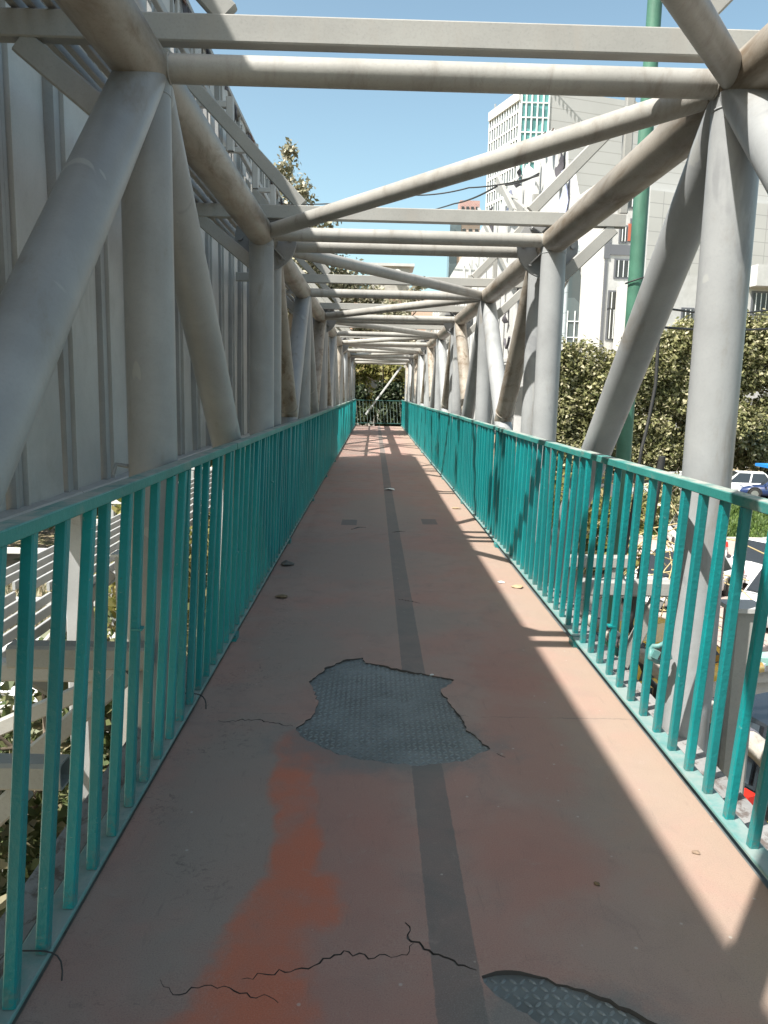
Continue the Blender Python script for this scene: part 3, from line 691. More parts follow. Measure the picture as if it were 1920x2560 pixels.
# wrapped banner roll with dark ties outside right railing
root = empty("wrapped_roll", (2.2, 5.5, -.6), "dirty white wrapped roll with dark ties hanging outside the right railing", "roll")
pts = [(2.2, 9.3, -.88), (2.2, 8.4, -.84), (2.2, 7.2, -.72), (2.2, 6.0, -.60), (2.2, 5.0, -.53), (2.2, 4.2, -.49), (2.2, 3.2, -.52), (2.2, 1.9, -.6)]
fine = []
for a, b in zip(pts[:-1], pts[1:]):
    for k in range(6): fine.append(Vector(a).lerp(Vector(b), k / 6) + Vector((0, 0, .012 * math.sin(k * 1.7))))
mb = MB(); mb.tube(fine, .062, 14, rads=[.062 + .006 * math.sin(i * 1.3) for i in range(len(fine))]); part(mb, "roll", paint("dirty_cloth", (.40, .375, .33), .85, .25, stain=(.16, .14, .12), sscale=(12, 5, 12), bmp=.6, bdist=.01), root)
for i in range(2, len(fine), 2):
    d = (fine[min(i + 1, len(fine) - 1)] - fine[i - 1]).normalized(); mb = MB(); mb.tube([fine[i] - d * .022, fine[i] + d * .022], .073, 14); part(mb, "tie", canvasm, root)

# ------------------------------------------------------------------ lamp pole, cables
root = empty("lamp_pole", (4.12, 12.7, GZ), "tall green painted steel pole standing beyond the right railing", "pole")
mb = MB(); mb.tube([(4.12, 12.7, GZ), (4.12, 12.7, 0), (4.12, 12.7, 9.5)], .125, 24, rads=[.13, .125, .105]); part(mb, "shaft", greenpole, root)
mb = MB(); mb.tube([(4.12, 12.7, -1.6), (4.12, 12.7, -1.5)], .16, 24); part(mb, "collar", greenpole, root)
mb = MB(); mb.tube([(4.12 + .15 * math.cos(t), 12.7 + .15 * math.sin(t), 3.3 + .05 * math.cos(t)) for t in [k * math.pi / 8 for k in range(17)]], .012, 6); part(mb, "wire_tie", darkc, root)
def cable(pts, r, label, name="overhead_cable", sag=0):
    P = []
    for a, b in zip(pts[:-1], pts[1:]):
        for k in range(12): t = k / 12; v = Vector(a).lerp(Vector(b), t); v.z -= sag * 4 * t * (1 - t); P.append(v)
    P.append(Vector(pts[-1])); mb = MB(); mb.tube(P, r, 6)
    return tag(mb.build(name, darkc), label, "cable")
cable([(2.06, 10.5, 4.25), (1.28, 11.5, 4.33), (.5, 12, 4.33), (-1.2, 13.5, 4.5), (-2.0, 15.5, 5.0)], .010, "thin black cable crossing the sky from the torn billboard towards the left billboard", sag=.03)
cable([(2.08, 10.6, 4.3), (1.77, 12, 4.5), (1.5, 16, 5.15), (1.2, 30, 8.0)], .014, "black cable hanging across the sky in front of the distant brick tower", sag=.04)
cable([(3.0, 8.4, 3.2), (3.0, 8.35, 1.6), (2.88, 8.3, .9), (2.75, 8.3, -.6)], .018, "black cable bundle dropping to the street beyond the right railing", sag=.05)
cable([(3.0, 8.4, 2.4), (9, 13, 4.3)], .012, "black wire crossing right towards the white building above the trees", sag=.5)
cable([(3.0, 8.4, 2.2), (9, 12.5, 3.3)], .014, "lower black wire crossing behind the right column above the trees", sag=.25)
cable([(3.3, 8.8, .8), (3.1, 8.9, -1.2), (4.1, 10.5, -2.6), (4.6, 12, -3.8)], .04, "thick black hose slanting down among the branches beyond the right railing", sag=.15)

# ------------------------------------------------------------------ small litter on the walkway
def litter(name, x, y, s, mat, label, cat, seed):
    r = random.Random(seed); n = 7; V = [(x + s * math.cos(2 * math.pi * k / n) * r.uniform(.5, 1.2), y + s * math.sin(2 * math.pi * k / n) * r.uniform(.5, 1.2), .004 + s * r.uniform(0, .25)) for k in range(n)]
    V += [(x, y, .004 + s * .3)]; V += [(a, b, c - .003) for a, b, c in V]
    mb = MB(); mb.add(V, [(k, (k + 1) % n, n) for k in range(n)] + [(n + 1 + (k + 1) % n, n + 1 + k, 2 * n + 1) for k in range(n)] + [(k, n + 1 + k, n + 1 + (k + 1) % n, (k + 1) % n) for k in range(n)])
    return tag(mb.build(name, mat), label, cat)
litter("paper_scrap", .27, 11.6, .10, paperm, "white paper scrap lying flat on the middle of the walkway", "litter", 1)
litter("crumpled_paper", 1.02, 5.9, .03, paperm, "small white crumpled paper on the sunlit strip near the right railing", "litter", 2)
litter("dead_leaf", -.62, 5.35, .055, deadm, "dark curled dead leaf lying by the left railing", "leaf", 3)
litter("dead_leaf", -.70, 6.4, .09, flat("grey_leaf", (.1, .095, .085), .8), "heap of grey dry leaves against the left bottom rail", "leaf", 4)
litter("dead_leaf", 1.12, 5.75, .05, flat("tan_leaf", (.42, .3, .18), .8), "tan dry leaf against the sunlit right bottom rail", "leaf", 5)
litter("dead_leaf", 1.08, 9.8, .06, flat("tan_leaf_b", (.36, .24, .14), .8), "farther tan dry leaf on the sunlit strip by the right railing", "leaf", 6)
litter("cigarette_butt", .33, 3.86, .014, paperm, "tiny white cigarette butt at the top edge of the broken covering", "litter", 7)
litter("dry_crumb", .70, 2.13, .012, deadm, "small dark crumb on the shaded walkway near the sunlit wedge", "litter", 8)
litter("mud_spot", 1.07, 2.30, .015, flat("mud", (.24, .17, .12), .9), "small round mud lump on the sunlit strip, nearest the camera", "litter", 9)
mb = MB(); mb.tube([(-.825 - .085 * math.cos(t), 1.72 + .03 * math.sin(t) + .01 * math.sin(3 * t), -.012 + .08 * math.sin(t) ** .6) for t in [k * math.pi / 14 for k in range(15)]], .002, 6)
tag(mb.build("wire_tie", darkc), "thin black wire looped over the left bottom rail, nearest the camera", "wire")
mb = MB(); mb.tube([(-.825 - .085 * math.cos(t), 3.38 + .03 * math.sin(t) + .01 * math.sin(3 * t), -.012 + .08 * math.sin(t) ** .6) for t in [k * math.pi / 14 for k in range(15)]], .003, 6)
tag(mb.build("wire_tie", darkc), "black wire looped over the left bottom rail further along, level with the broken covering", "wire")

# ------------------------------------------------------------------ vegetation
def trunk(mb, base, h, r, seed, spread=1.2, nb=5):
    rr = random.Random(seed); p = Vector(base); pts = [p + Vector((rr.uniform(-.1, .1) * k, rr.uniform(-.1, .1) * k, h * k / 4)) for k in range(5)]
    mb.tube(pts, r, 10, rads=[r, r * .85, r * .7, r * .5, r * .3])
    for k in range(nb):
        s = pts[2].lerp(pts[4], rr.random()); a = rr.uniform(0, 6.28); L = spread * rr.uniform(.7, 1.2)
        e = s + Vector((math.cos(a) * L, math.sin(a) * L, L * rr.uniform(.5, 1))); mb.tube([s, s.lerp(e, .5) + Vector((0, 0, .1)), e], r * .3, 6, rads=[r * .35, r * .22, r * .08])
def tree(name, base, clumps, n, size, mat, label, th=3, tr=.18, seed=1, group=None, **kw):
    root = empty(name, base, label, "tree", group)
    mb = MB(); trunk(mb, base, th, tr, seed, spread=kw.pop('spread', 1.4)); part(mb, "trunk", barkm, root)
    cs = [c[:3] for c in clumps]; rs = [c[3:6] for c in clumps]; vol = [c[3] * c[4] * c[5] for c in clumps]; tv = sum(v ** .67 for v in vol)
    leaves(cs, rs, [max(20, int(n * v ** .67 / tv)) for v in vol], size, mat, "crown", root, **kw)
    return root
# row of dense street trees on the right (Y ~ 40)
specs = [(11.6, 50, 5.0, 3.0), (14.2, 50.5, 5.0, 3.1), (17.0, 50, 5.4, 3.2), (19.8, 50.5, 6.7, 3.3), (22.6, 50, 7.0, 3.3), (25.4, 51, 7.2, 3.3), (28.4, 50, 7.2, 3.3)]
tl = ["leftmost and lowest of the dense olive trees across the street, under the glass front", "second dense olive tree from the left across the street, beside the second right column", "dense olive tree across the street seen left of the green pole", "dense olive tree across the street seen behind the green pole and leaning tube", "dense olive tree across the street just left of the big right column", "dense olive tree hidden mostly behind the big right column", "dense olive tree across the street at the right edge of the view"]
for i, (x, y, zt, w) in enumerate(specs):
    rr = random.Random(40 + i); cl = []
    for k in range(34):
        a = rr.uniform(0, 6.28); q = rr.uniform(0, w * .62); z = rr.uniform(-2.6, zt - .9); r = rr.uniform(.8, 1.3)
        cl.append((x + q * math.cos(a), y + q * math.sin(a) * .7, z, r, r, r * .9))
    tree("street_tree", (x, y, GZ), cl, 30000, .17, leaf_olive, tl[i], 5, .2, i, "row of olive trees across the street", shell=.5, jit=.3)
# poplar-like tree behind the left billboard
rr = random.Random(5); cl = []
for x, z, r in ((-3.3, 7.6, .75), (-3.0, 8.6, .5), (-2.85, 9.3, .35), (-2.6, 7.0, 1.0), (-2.2, 6.4, .9), (-3.4, 6.3, 1.2), (-2.5, 5.4, 1.3), (-1.9, 5.2, 1.1), (-4.0, 8.0, .45), (-4.1, 8.8, .3), (-3.2, 5, 1.4), (-1.55, 6.9, .3), (-1.35, 7.3, .3), (-1.5, 6.3, .35), (-.9, 5.0, .9), (-.2, 4.7, .7), (-4.4, 6, 1.2), (-2.4, 7.8, .5)):
    cl.append((x, 26 + rr.uniform(-.8, .8), z - .25, r * .82, r * .8, r))
tree("tall_tree", (-2.9, 26, GZ), cl, 13000, .11, leaf_grey, "feathery sunlit tree rising above the left billboard roofline", 11, .16, 9, shell=.15, spread=1.8)
rr = random.Random(6); cl = []
for k in range(40):
    x = rr.uniform(-6.5, 2.8); z = rr.uniform(1, 8.2 - .55 * abs(x + 2)); r = rr.uniform(.8, 1.4); cl.append((x, 46 + rr.uniform(-1.5, 1.5), z, r, r, r))
tree("broad_tree", (-2, 46, GZ), cl, 26000, .16, leaf_grey, "broad pale tree beyond the far end of the bridge, above the roof tubes", 7, .25, 10, shell=.35, spread=2.5)
cl = [(2.3, 47, 7.2, .5, .4, .5), (2.7, 47, 7.8, .35, .3, .35), (1.9, 47, 6.7, .5, .4, .4), (1.6, 47, 6.0, .7, .5, .6), (2.6, 47, 6.6, .4, .3, .4)]
tree("sparse_tree", (1.9, 47, GZ), cl, 700, .2, leaf_grey, "sparse twiggy tree top against the pale sky past the tubes", 11.5, .12, 11, shell=.1, spread=1.2)
# bushes behind the far gate
rr = random.Random(7); cl = []
for k in range(26):
    cl.append((rr.uniform(-1.6, 1.9), 35.6 + rr.uniform(-.4, .5), rr.uniform(-1.6, 1.5), .5, .45, .5))
root = tree("dark_bush", (.2, 35.8, GZ), cl, 14000, .12, leaf_dark, "dark ivy-like bush pressed against the far gate", 4, .1, 12, shell=.3); root['category'] = "bush"
cl = []
for k in range(24):
    cl.append((rr.uniform(-1.8, 2.2), 37.4 + rr.uniform(-.4, .5), rr.uniform(.9, 2.6), .5, .45, .5))
cl += [(-1.2, 36.6, 2.5, .35, .3, .4), (-1.1, 36.6, 3.2, .3, .3, .3)]
tree("yellow_tree", (.3, 37.6, GZ), cl, 8000, .14, leaf_yel, "sunlit yellow-green tree above the far gate", 6, .14, 13, shell=.3)
# ivy and bushes below left
rr = random.Random(21); cl = []
for k in range(64):
    cl.append((-2.6 + rr.uniform(-1.3, .9), 6.0 + rr.uniform(-1.7, 3.2), -2.1 + rr.uniform(-1.8, 1.05), .42, .5, .4))
tree("ivy_bush", (-2.9, 6.2, GZ), cl, 19000, .10, leaf_ivy, "large-leaved sunlit ivy bush below the left railing", 2.5, .08, 22, shell=.35, spread=.5, aspect=1.25, updown=.8)["category"] = "bush"
cl = []
for k in range(14):
    cl.append((-3.6 + rr.uniform(-1.2, 1.2), 14 + rr.uniform(-2, 2), -2.6 + rr.uniform(-1, 1.4), .8, .8, .7))
tree("garden_shrub", (-3.6, 14, GZ), cl, 5000, .14, leaf_yel, "bright green shrub seen through the left railing past the first column", 2, .08, 23, shell=.35, spread=.6)["category"] = "shrub"
cl = []
for k in range(26):
    cl.append((-9 + rr.uniform(-7, 4.5), 25 + rr.uniform(-3, 5), -2.4 + rr.uniform(-1.2, 1.8), 1.2, 1.1, 1))
tree("hedge", (-9, 26, GZ), cl, 12000, .2, leaf_dark, "dark green hedge across the ground beyond the slatted canopy", 2, .1, 24, shell=.35)["category"] = "hedge"
rr = random.Random(31); cl = []
for k in range(12): cl.append((6.8 + rr.uniform(-1, 1), 24 + rr.uniform(-1.5, 3), -2.7 + rr.uniform(-1, 1.3), .8, .8, .7))
tree("reedy_shrub", (6.8, 24.5, GZ), cl, 3500, .15, leaf_yel, "reedy yellow-green shrub beside the white car across the street", 2.5, .06, 32, shell=.35)["category"] = "shrub"
cl = []
for k in range(10): cl.append((11.8 + rr.uniform(-1, 1), 31 + rr.uniform(-.8, .8), -3.1 + rr.uniform(-.8, 1.0), .7, .7, .7))
tree("round_shrub", (11.8, 31, GZ), cl, 3500, .14, leaf_olive, "small round shrub behind the big right column at street level", 2, .06, 33, shell=.35)["category"] = "shrub"
# bare branches heap
mb = MB(); rr = random.Random(9)
for k in range(70):
    a = Vector((6.6 + rr.uniform(-1.3, 1.6), 18 + rr.uniform(-1.5, 2), rr.uniform(-3.8, -1.6))); d = Vector((rr.uniform(-1, 1), rr.uniform(-1, 1), rr.uniform(-.9, .9))) * 1.2; mb.tube([a, a + d * .5 + Vector((0, 0, .1)), a + d], .016, 4)
tag(mb.build("branch_pile", paint("straw", (.42, .33, .17), .9)), "tangle of bare straw-coloured branches beyond the green pole", "branches")
# grass tufts on the lawn
def grass(x0, x1, y0, y1, n, z, h, mat, name):
    P = np.stack([RNG.uniform(x0, x1, n), RNG.uniform(y0, y1, n), np.full(n, z)], 1); a = RNG.uniform(0, 6.28, n); w = .05
    D = np.stack([np.cos(a) * w, np.sin(a) * w, np.zeros(n)], 1); T = P + np.stack([RNG.normal(0, .06, n), RNG.normal(0, .06, n), h * RNG.uniform(.5, 1.2, n)], 1)
    V = np.stack([P - D, P + D, T], 1).reshape(-1, 3); me = bpy.data.meshes.new(name); me.vertices.add(3 * n); me.vertices.foreach_set('co', V.ravel()); me.loops.add(3 * n); me.loops.foreach_set('vertex_index', np.arange(3 * n)); me.polygons.add(n); me.polygons.foreach_set('loop_start', np.arange(0, 3 * n, 3)); me.materials.append(mat); me.update(calc_edges=True)
    o = bpy.data.objects.new(name, me); COL.objects.link(o); return tag(o, "short green grass on the lawn across the street" if x0 > 0 else "dry grass and weeds on the ground below the left railing", "grass", kind='stuff')
grass(4, 32, 29.6, 41, 26000, GZ + .1, .16, leafmat("grass_blade", (.05, .09, .02), (.13, .19, .05)), "grass")
grass(-16, -2.6, 9.6, 22, 16000, GZ, .22, leaf_grey, "dry_grass")

# ------------------------------------------------------------------ cars
glassm = flat("car_glass", (.025, .03, .035), .06, 0, **{'Specular IOR Level': .8})
rimm = flat("alloy_rim", (.5, .5, .5), .3, .8); redl = flat("red_lens", (.55, .03, .02), .2); ambl = flat("amber_lens", (.8, .25, .03), .2); chrome = flat("trim", (.55, .55, .55), .25, .9)
lampm = flat("lamp_lens", (.8, .82, .85), .1); plate_w = flat("plate_white", (.75, .75, .75), .5)
def carpaint(name, c, r=.25): 
    m = flat(name, c, r, 0, **{'Coat Weight': .7, 'Coat Roughness': .05}); return m
P_WHITE = carpaint("car_white", (.78, .78, .77)); P_SILVER = carpaint("car_silver", (.50, .51, .52)); P_BLACK = carpaint("car_black", (.012, .012, .014)); P_BLUE = carpaint("car_blue", (.02, .04, .12)); P_YEL = carpaint("taxi_yellow", (.75, .42, .03)); P_BROWN = carpaint("car_brown", (.09, .06, .055))
def car(x, y, rot, pm, label, name="parked_car", suv=False, L=4.3, group="cars parked across the street", gz=GZ):
    root = bpy.data.objects.new(name, None); COL.objects.link(root); root.location = (x, y, gz); root.rotation_euler = (0, 0, rot); tag(root, label, "car", group)
    W = .84 if not suv else .92; H = 1.42 if not suv else 1.75; h = L / 2
    zb = .78 if not suv else 1.0
    # lower body: stations along length (front = +y)
    st = [(-h, .35, .60, .80 * W), (-h + .06, .26, zb - .04, .92 * W), (-h + .35, .22, zb + .03, W), (-h * .45, .22, zb + .02, W), (0, .22, zb, W), (h * .35, .22, zb - .01, W), (h - .75, .22, zb - .06, W), (h - .2, .24, zb - .18, .94 * W), (h - .02, .32, zb - .3, .80 * W)]
    if suv: st = [(a, b + .12, c, d) for a, b, c, d in st]
    rings = []
    for yy, z0, z1, w in st:
        m = (z0 + z1) / 2
        rings.append([(-w * .86, yy, z0), (-w, yy, z0 + .12), (-w * 1.0, yy, m + .06), (-w * .95, yy, z1 - .03), (-w * .84, yy, z1), (0, yy, z1 + .035), (w * .84, yy, z1), (w * .95, yy, z1 - .03), (w * 1.0, yy, m + .06), (w, yy, z0 + .12), (w * .86, yy, z0)])
    V = [p for r in rings for p in r]; n = 11
    Fs = [(i * n + k, i * n + (k + 1) % n, (i + 1) * n + (k + 1) % n, (i + 1) * n + k) for i in range(len(rings) - 1) for k in range(n)] + [tuple(range(n))[::-1], tuple(range((len(rings) - 1) * n, len(rings) * n))]
    mb = MB(); mb.add(V, Fs, True)
    # cabin (roof shell)
    ya, yb_, yc, yd = (-h + .45, -h + 1.0, h * .12, h * .48) if not suv else (-h + .12, -h + .42, h * .1, h * .45)
    rw = W * .70; bw = W * .86
    V = [(-bw, ya, zb), (bw, ya, zb), (-rw, yb_, H - .06), (rw, yb_, H - .06), (-rw, yc, H - .05), (rw, yc, H - .05), (-bw, yd, zb - .02), (bw, yd, zb - .02), (0, yb_, H), (0, yc, H + .005), (0, ya, zb + .03), (0, yd, zb + .02)]
    mb.add(V, [(2, 8, 9, 4), (8, 3, 5, 9), (0, 10, 8, 2), (10, 1, 3, 8), (4, 9, 11, 6), (9, 5, 7, 11), (0, 2, 4, 6), (1, 7, 5, 3)], False)
    def P2(mb, name, m): o = mb.build(name, m, root); return o
    b = P2(mb, "body", pm)
    def quad(pts, push, name, m):
        c = sum((Vector(p) for p in pts), Vector()) / 4; nn = (Vector(pts[1]) - Vector(pts[0])).cross(Vector(pts[2]) - Vector(pts[0])).normalized()
        if nn.dot(c - Vector((0, (ya + yd) / 2, .9))) < 0: nn = -nn
        q = [Vector(p).lerp(c, .10) + nn * push for p in pts]; mb = MB(); mb.add([*q, *[p - nn * (push + .01) for p in q]], [(0, 1, 2, 3), (0, 4, 5, 1), (1, 5, 6, 2), (2, 6, 7, 3), (3, 7, 4, 0)]); P2(mb, name, m)
    quad([V[0], V[1], V[3], V[2]], .045, "rear_window", glassm); quad([V[6], V[7], V[5], V[4]], .045, "windscreen", glassm)
    for s in (0, 1):
        A = [Vector(V[i + s]) for i in (0, 6, 4, 2)]; md = [A[0].lerp(A[1], .5), A[3].lerp(A[2], .5)]
        quad([A[0].lerp(A[1], .04), md[0], md[1], A[3]], .012, "side_window", glassm); quad([md[0], A[1].lerp(A[0], .06), A[2], md[1]], .012, "side_window", glassm)
    wr = .31 if not suv else .37
    for yy in (-h + .82, h - .82):
        for s in (-1, 1):
            mb = MB(); mb.tube([(s * (W - .18), yy, wr), (s * (W - .17), yy, wr), (s * (W + .02), yy, wr), (s * (W + .03), yy, wr)], wr, 28, rads=[wr * .9, wr, wr, wr * .93]); w_ = P2(mb, "wheel", black)
            mb = MB(); mb.tube([(s * (W + .02), yy, wr), (s * (W + .038), yy, wr)], wr * .62, 20)
            for k in range(5):
                a = k * 1.2566; mb.box((s * (W + .04), yy + math.cos(a) * wr * .3, wr + math.sin(a) * wr * .3), (.012, wr * .5, .05), Matrix.Rotation(a, 3, 'X'))
            r_ = mb.build("rim", rimm); r_.parent = w_
            mb = MB(); pts = [(s * (W + .002), yy + (wr + .05) * math.cos(t), wr + (wr + .05) * math.sin(t)) for t in [k * math.pi / 10 for k in range(11)]]; mb.tube(pts, .035, 6); P2(mb, "wheel_arch", black)
    for s in (-1, 1):
        mb = MB(); mb.prism([(s * .52 * W / .84, .60), (s * .78 * W / .84, .60), (s * .76 * W / .84, zb - .02), (s * .60 * W / .84, zb - .02)], -h - .035, -h + .12); P2(mb, "taillight", redl)
        mb = MB(); mb.box((s * .62 * W, h - .06, zb - .34), (.3, .14, .13)); P2(mb, "headlight", lampm)
        mb = MB(); mb.box((s * (W + .07), yd - .18, zb + .08), (.16, .08, .11)); P2(mb, "mirror", pm)
        for yy in (-.5, .45):
            mb = MB(); mb.box((s * (W + .004), yy - .3, zb - .12), (.02, .16, .03)); P2(mb, "door_handle", chrome)
    mb = MB(); mb.box((0, -h - .03, .60), (.5, .02, .12)); P2(mb, "number_plate", plate_w)
    mb = MB(); mb.box((0, -h - .02, .40), (1.5 * W / .84, .12, .16)); P2(mb, "bumper", pm)
    mb = MB(); mb.box((0, -h + .02, .27), (1.3, .1, .1)); P2(mb, "underside", black)
    mb = MB(); mb.box((0, 0, .26), (W * 1.7, L * .86, .1)); P2(mb, "sill", black)
    return root
car(11.7, 27.6, R(-14), P_WHITE, "white saloon car showing its dark rear window, right of the big column")
car(12.4, 22.6, R(-62), P_WHITE, "white hatchback with a red tail light close behind the silver car", L=4.0)
car(10.5, 18.8, R(133), P_SILVER, "silver car nearest on the pink paving at the right edge")
car(8.4, 20.6, R(128), P_WHITE, "white car seen between the middle right balusters")
car(6.15, 9.9, R(-66), P_BLACK, "shiny black off-road car right below the nearest right balusters", "off_road_car", True, 4.6, group=None)
car(5.4, 13.6, R(-60), P_YEL, "yellow taxi partly hidden below the right railing and bracket", "taxi", L=4.2, group=None)
car(21.4, 44.6, R(78), P_WHITE, "white estate car parked under the trees just right of the big column")
car(22.9, 42.9, R(66), P_BLUE, "dark blue car parked at the right edge below the trees")
car(25.0, 47.0, R(85), P_BROWN, "brown car with a blue cover parked behind the dark blue car")
car(15.6, 39.5, R(82), P_SILVER, "grey car in shade seen just under the right top rail left of the big column", suv=True)
car(17.6, 43.5, R(84), P_WHITE, "white car half hidden behind the grey car across the lawn")
car(-5.3, 12.4, R(70), P_WHITE, "white car glimpsed through leaves below the left railing", group=None)
mb = MB(); mb.bbox(23.8, 26.2, 46.2, 47.9, GZ + 1.45, GZ + 1.62); tag(mb.build("blue_tarp", flat("blue_tarp", (.02, .22, .6), .5)), "bright blue tarpaulin over the roof of the brown parked car", "tarp")
mb = MB(); mb.tube([(4.55, 8.25, GZ), (4.55, 8.25, GZ + .62), (4.55, 8.25, GZ + .66)], .13, 16, rads=[.13, .13, .09]); tag(mb.build("bollard", flat("bollard_yellow", (.8, .6, .02), .5)), "yellow bollard beside the black off-road car", "bollard")

# ------------------------------------------------------------------ buildings
def facade_mat(name, base, line, sx, sz, th=.02, rough=.6):
    m, nt, bs = newmat(name); t = node(nt, "ShaderNodeUVMap"); sp = node(nt, "ShaderNodeSeparateXYZ"); nt.links.new(t.outputs[0], sp.inputs[0])
    def ln(v, s):
        f = mth(nt, 'FRACT', mth(nt, 'DIVIDE', v, s)); return mth(nt, 'LESS_THAN', f, th / s)
    l = ln(sp.outputs[1], sz)
    if sx: l = mth(nt, 'MAXIMUM', l, ln(sp.outputs[0], sx))
    co = coords(nt); nn = noise(nt, .15, 4, .6, 0, co)
    b = mix(nt, ramp(nt, nn, .3, .7), tuple(c * .93 for c in base), base)
    nt.links.new(mix(nt, l, b, line), bs.inputs['Base Color']); bs.inputs['Roughness'].default_value = rough; return m
def brickmat(name, a, b, mortar, scale):
    m, nt, bs = newmat(name); br = node(nt, "ShaderNodeTexBrick"); nt.links.new(coords(nt, 'UV'), br.inputs[0]); br.inputs['Scale'].default_value = scale
    br.inputs['Color1'].default_value = (*a, 1); br.inputs['Color2'].default_value = (*b, 1); br.inputs['Mortar'].default_value = (*mortar, 1)
    nt.links.new(br.outputs[0], bs.inputs['Base Color']); bs.inputs['Roughness'].default_value = .85; return m
def wall(p0, p1, z0, z1, depth, name, mat, parent):
    """solid slab wall from p0 to p1 (plan), facing the right-hand side normal; UV in metres"""
    p0 = Vector((*p0, 0)); p1 = Vector((*p1, 0)); d = (p1 - p0).normalized(); nn = Vector((-d.y, d.x, 0)) * depth
    if nn.dot(p0) < 0: nn = -nn
    V = [p0, p1, p1 + nn, p0 + nn]; n4 = 4; me = bpy.data.meshes.new(name)
    P = [(v.x, v.y, z0) for v in V] + [(v.x, v.y, z1) for v in V]
    Fs = [(0, 1, 5, 4), (1, 2, 6, 5), (2, 3, 7, 6), (3, 0, 4, 7), (4, 5, 6, 7), (3, 2, 1, 0)]
    me.from_pydata(P, [], Fs); uv = me.uv_layers.new(name="UVMap")
    for f in me.polygons:
        vs = [Vector(P[i]) for i in f.vertices]; e = (vs[1] - vs[0]); 
        for li, v in zip(f.loop_indices, vs):
            if abs(f.normal.z) > .5: uv.data[li].uv = (v.x, v.y)
            else:
                base = Vector((vs[0].x, vs[0].y, 0)); dd = Vector((e.x, e.y, 0)); dd = dd.normalized() if dd.length > 0 else Vector((1, 0, 0))
                uv.data[li].uv = ((Vector((v.x, v.y, 0)) - base).length, v.z - z0)
    me.materials.append(mat); o = bpy.data.objects.new(name, me); COL.objects.link(o); o.parent = parent; o.matrix_parent_inverse = Matrix.Translation(parent.location).inverted(); return o
def onwall(p0, d, u0, u1, z0, z1, push, thick=.08):
    p0 = Vector((*p0, 0)); d = Vector((*d, 0)).normalized(); nn = Vector((d.y, -d.x, 0))
    if nn.dot(p0) > 0: nn = -nn
    a = p0 + d * u0 + nn * push; b = p0 + d * u1 + nn * push; mb = MB()
    mb.add([(a.x, a.y, z0), (b.x, b.y, z0), (b.x, b.y, z1), (a.x, a.y, z1)] + [((q - nn * thick).x, (q - nn * thick).y, z) for q, z in ((a, z0), (b, z0), (b, z1), (a, z1))], [(0, 1, 2, 3), (7, 6, 5, 4), (0, 4, 5, 1), (1, 5, 6, 2), (2, 6, 7, 3), (3, 7, 4, 0)]); return mb
def glass_mat(name, c, r=.08):
    m, nt, bs = newmat(name); co = coords(nt); v = node(nt, "ShaderNodeTexVoronoi"); v.inputs['Scale'].default_value = .35; nt.links.new(co, v.inputs[0])
    nt.links.new(mix(nt, v.outputs['Color'], tuple(q * .6 for q in c), tuple(min(1, q * 1.5) for q in c)), bs.inputs['Base Color']); bs.inputs['Roughness'].default_value = r; bs.inputs['Specular IOR Level'].default_value = .7; return m
tealglass = glass_mat("teal_glass", (.10, .26, .25)); greyglass = glass_mat("grey_glass", (.075, .095, .10)); darkglass = flat("dark_window", (.05, .052, .05), .12); mull = flat("white_mullion", (.75, .77, .77), .5)
sidingw = facade_mat("white_siding", (.50, .50, .49), (.36, .355, .34), 0, 1.55, .10); gridw = facade_mat("white_tiles", (.52, .52, .51), (.34, .34, .34), 2.6, 1.9, .10)
# tall white building with a glazed corner tower
b1 = empty("office_tower", (22, 112, GZ), "tall white panelled office building with a teal glazed corner behind the right trusses", "building")
C0 = Vector((18.7, 110)); dl = Vector((-.33, 1)).normalized(); dr = Vector((3.2, 1)).normalized(); C1 = Vector((22.5, 110.0))
wall(C0, C0 + dl * 9, GZ, 40.2, .5, "glazed_wall", greyglass, b1); wall(C0, C1, GZ, 41.2, .5, "glazed_bay", tealglass, b1)
wall(C1, C1 + dr * 55, GZ, 41.8, 12, "panel_wall", sidingw, b1)
mb = MB(); q = onwall(C0, dl, -.1, 9, 40.2, 41.4, .3, .5); part(q, "parapet", whitem, b1)
mb = MB()
for k in range(13):
    u = .05 + k * .74; s = onwall(C0, dl, u, u + .16, GZ, 40.2, .12, .2); mb.add(s.v, s.f)
for k in range(24):
    z = 1 + k * 1.72; s = onwall(C0, dl, 0, 9, z, z + (.34 if k % 2 == 0 else .16), .13, .2); mb.add(s.v, s.f)
part(mb, "mullion_grid", mull, b1)
mb = MB()
for k in range(6):
    u = k * .76; s = onwall(C0, (1, 0), max(0, u - .09), u + (.22 if k == 0 else .1), GZ, 41.2, .12, .2); mb.add(s.v, s.f)
for k in range(24):
    z = 1 + k * 1.85; s = onwall(C0, (1, 0), 0, 3.8, z, z + .15, .13, .2); mb.add(s.v, s.f)
part(mb, "mullion_grid", mull, b1)
mb = MB()
for k in range(9): mb.bar((22.6 + k * .35, 109.7, 41.8), (22.6 + k * .35, 109.7, 42.7), .08, .08)
mb.bar((22.5, 109.7, 42.7), (25.5, 109.7, 42.7), .08, .08); part(mb, "roof_rail", studm, b1)
wall(C1 + dr * 13 + Vector((0, -2.2)), C1 + dr * 46 + Vector((0, -2.2)), GZ, 30, 2, "tiled_wing", gridw, b1)
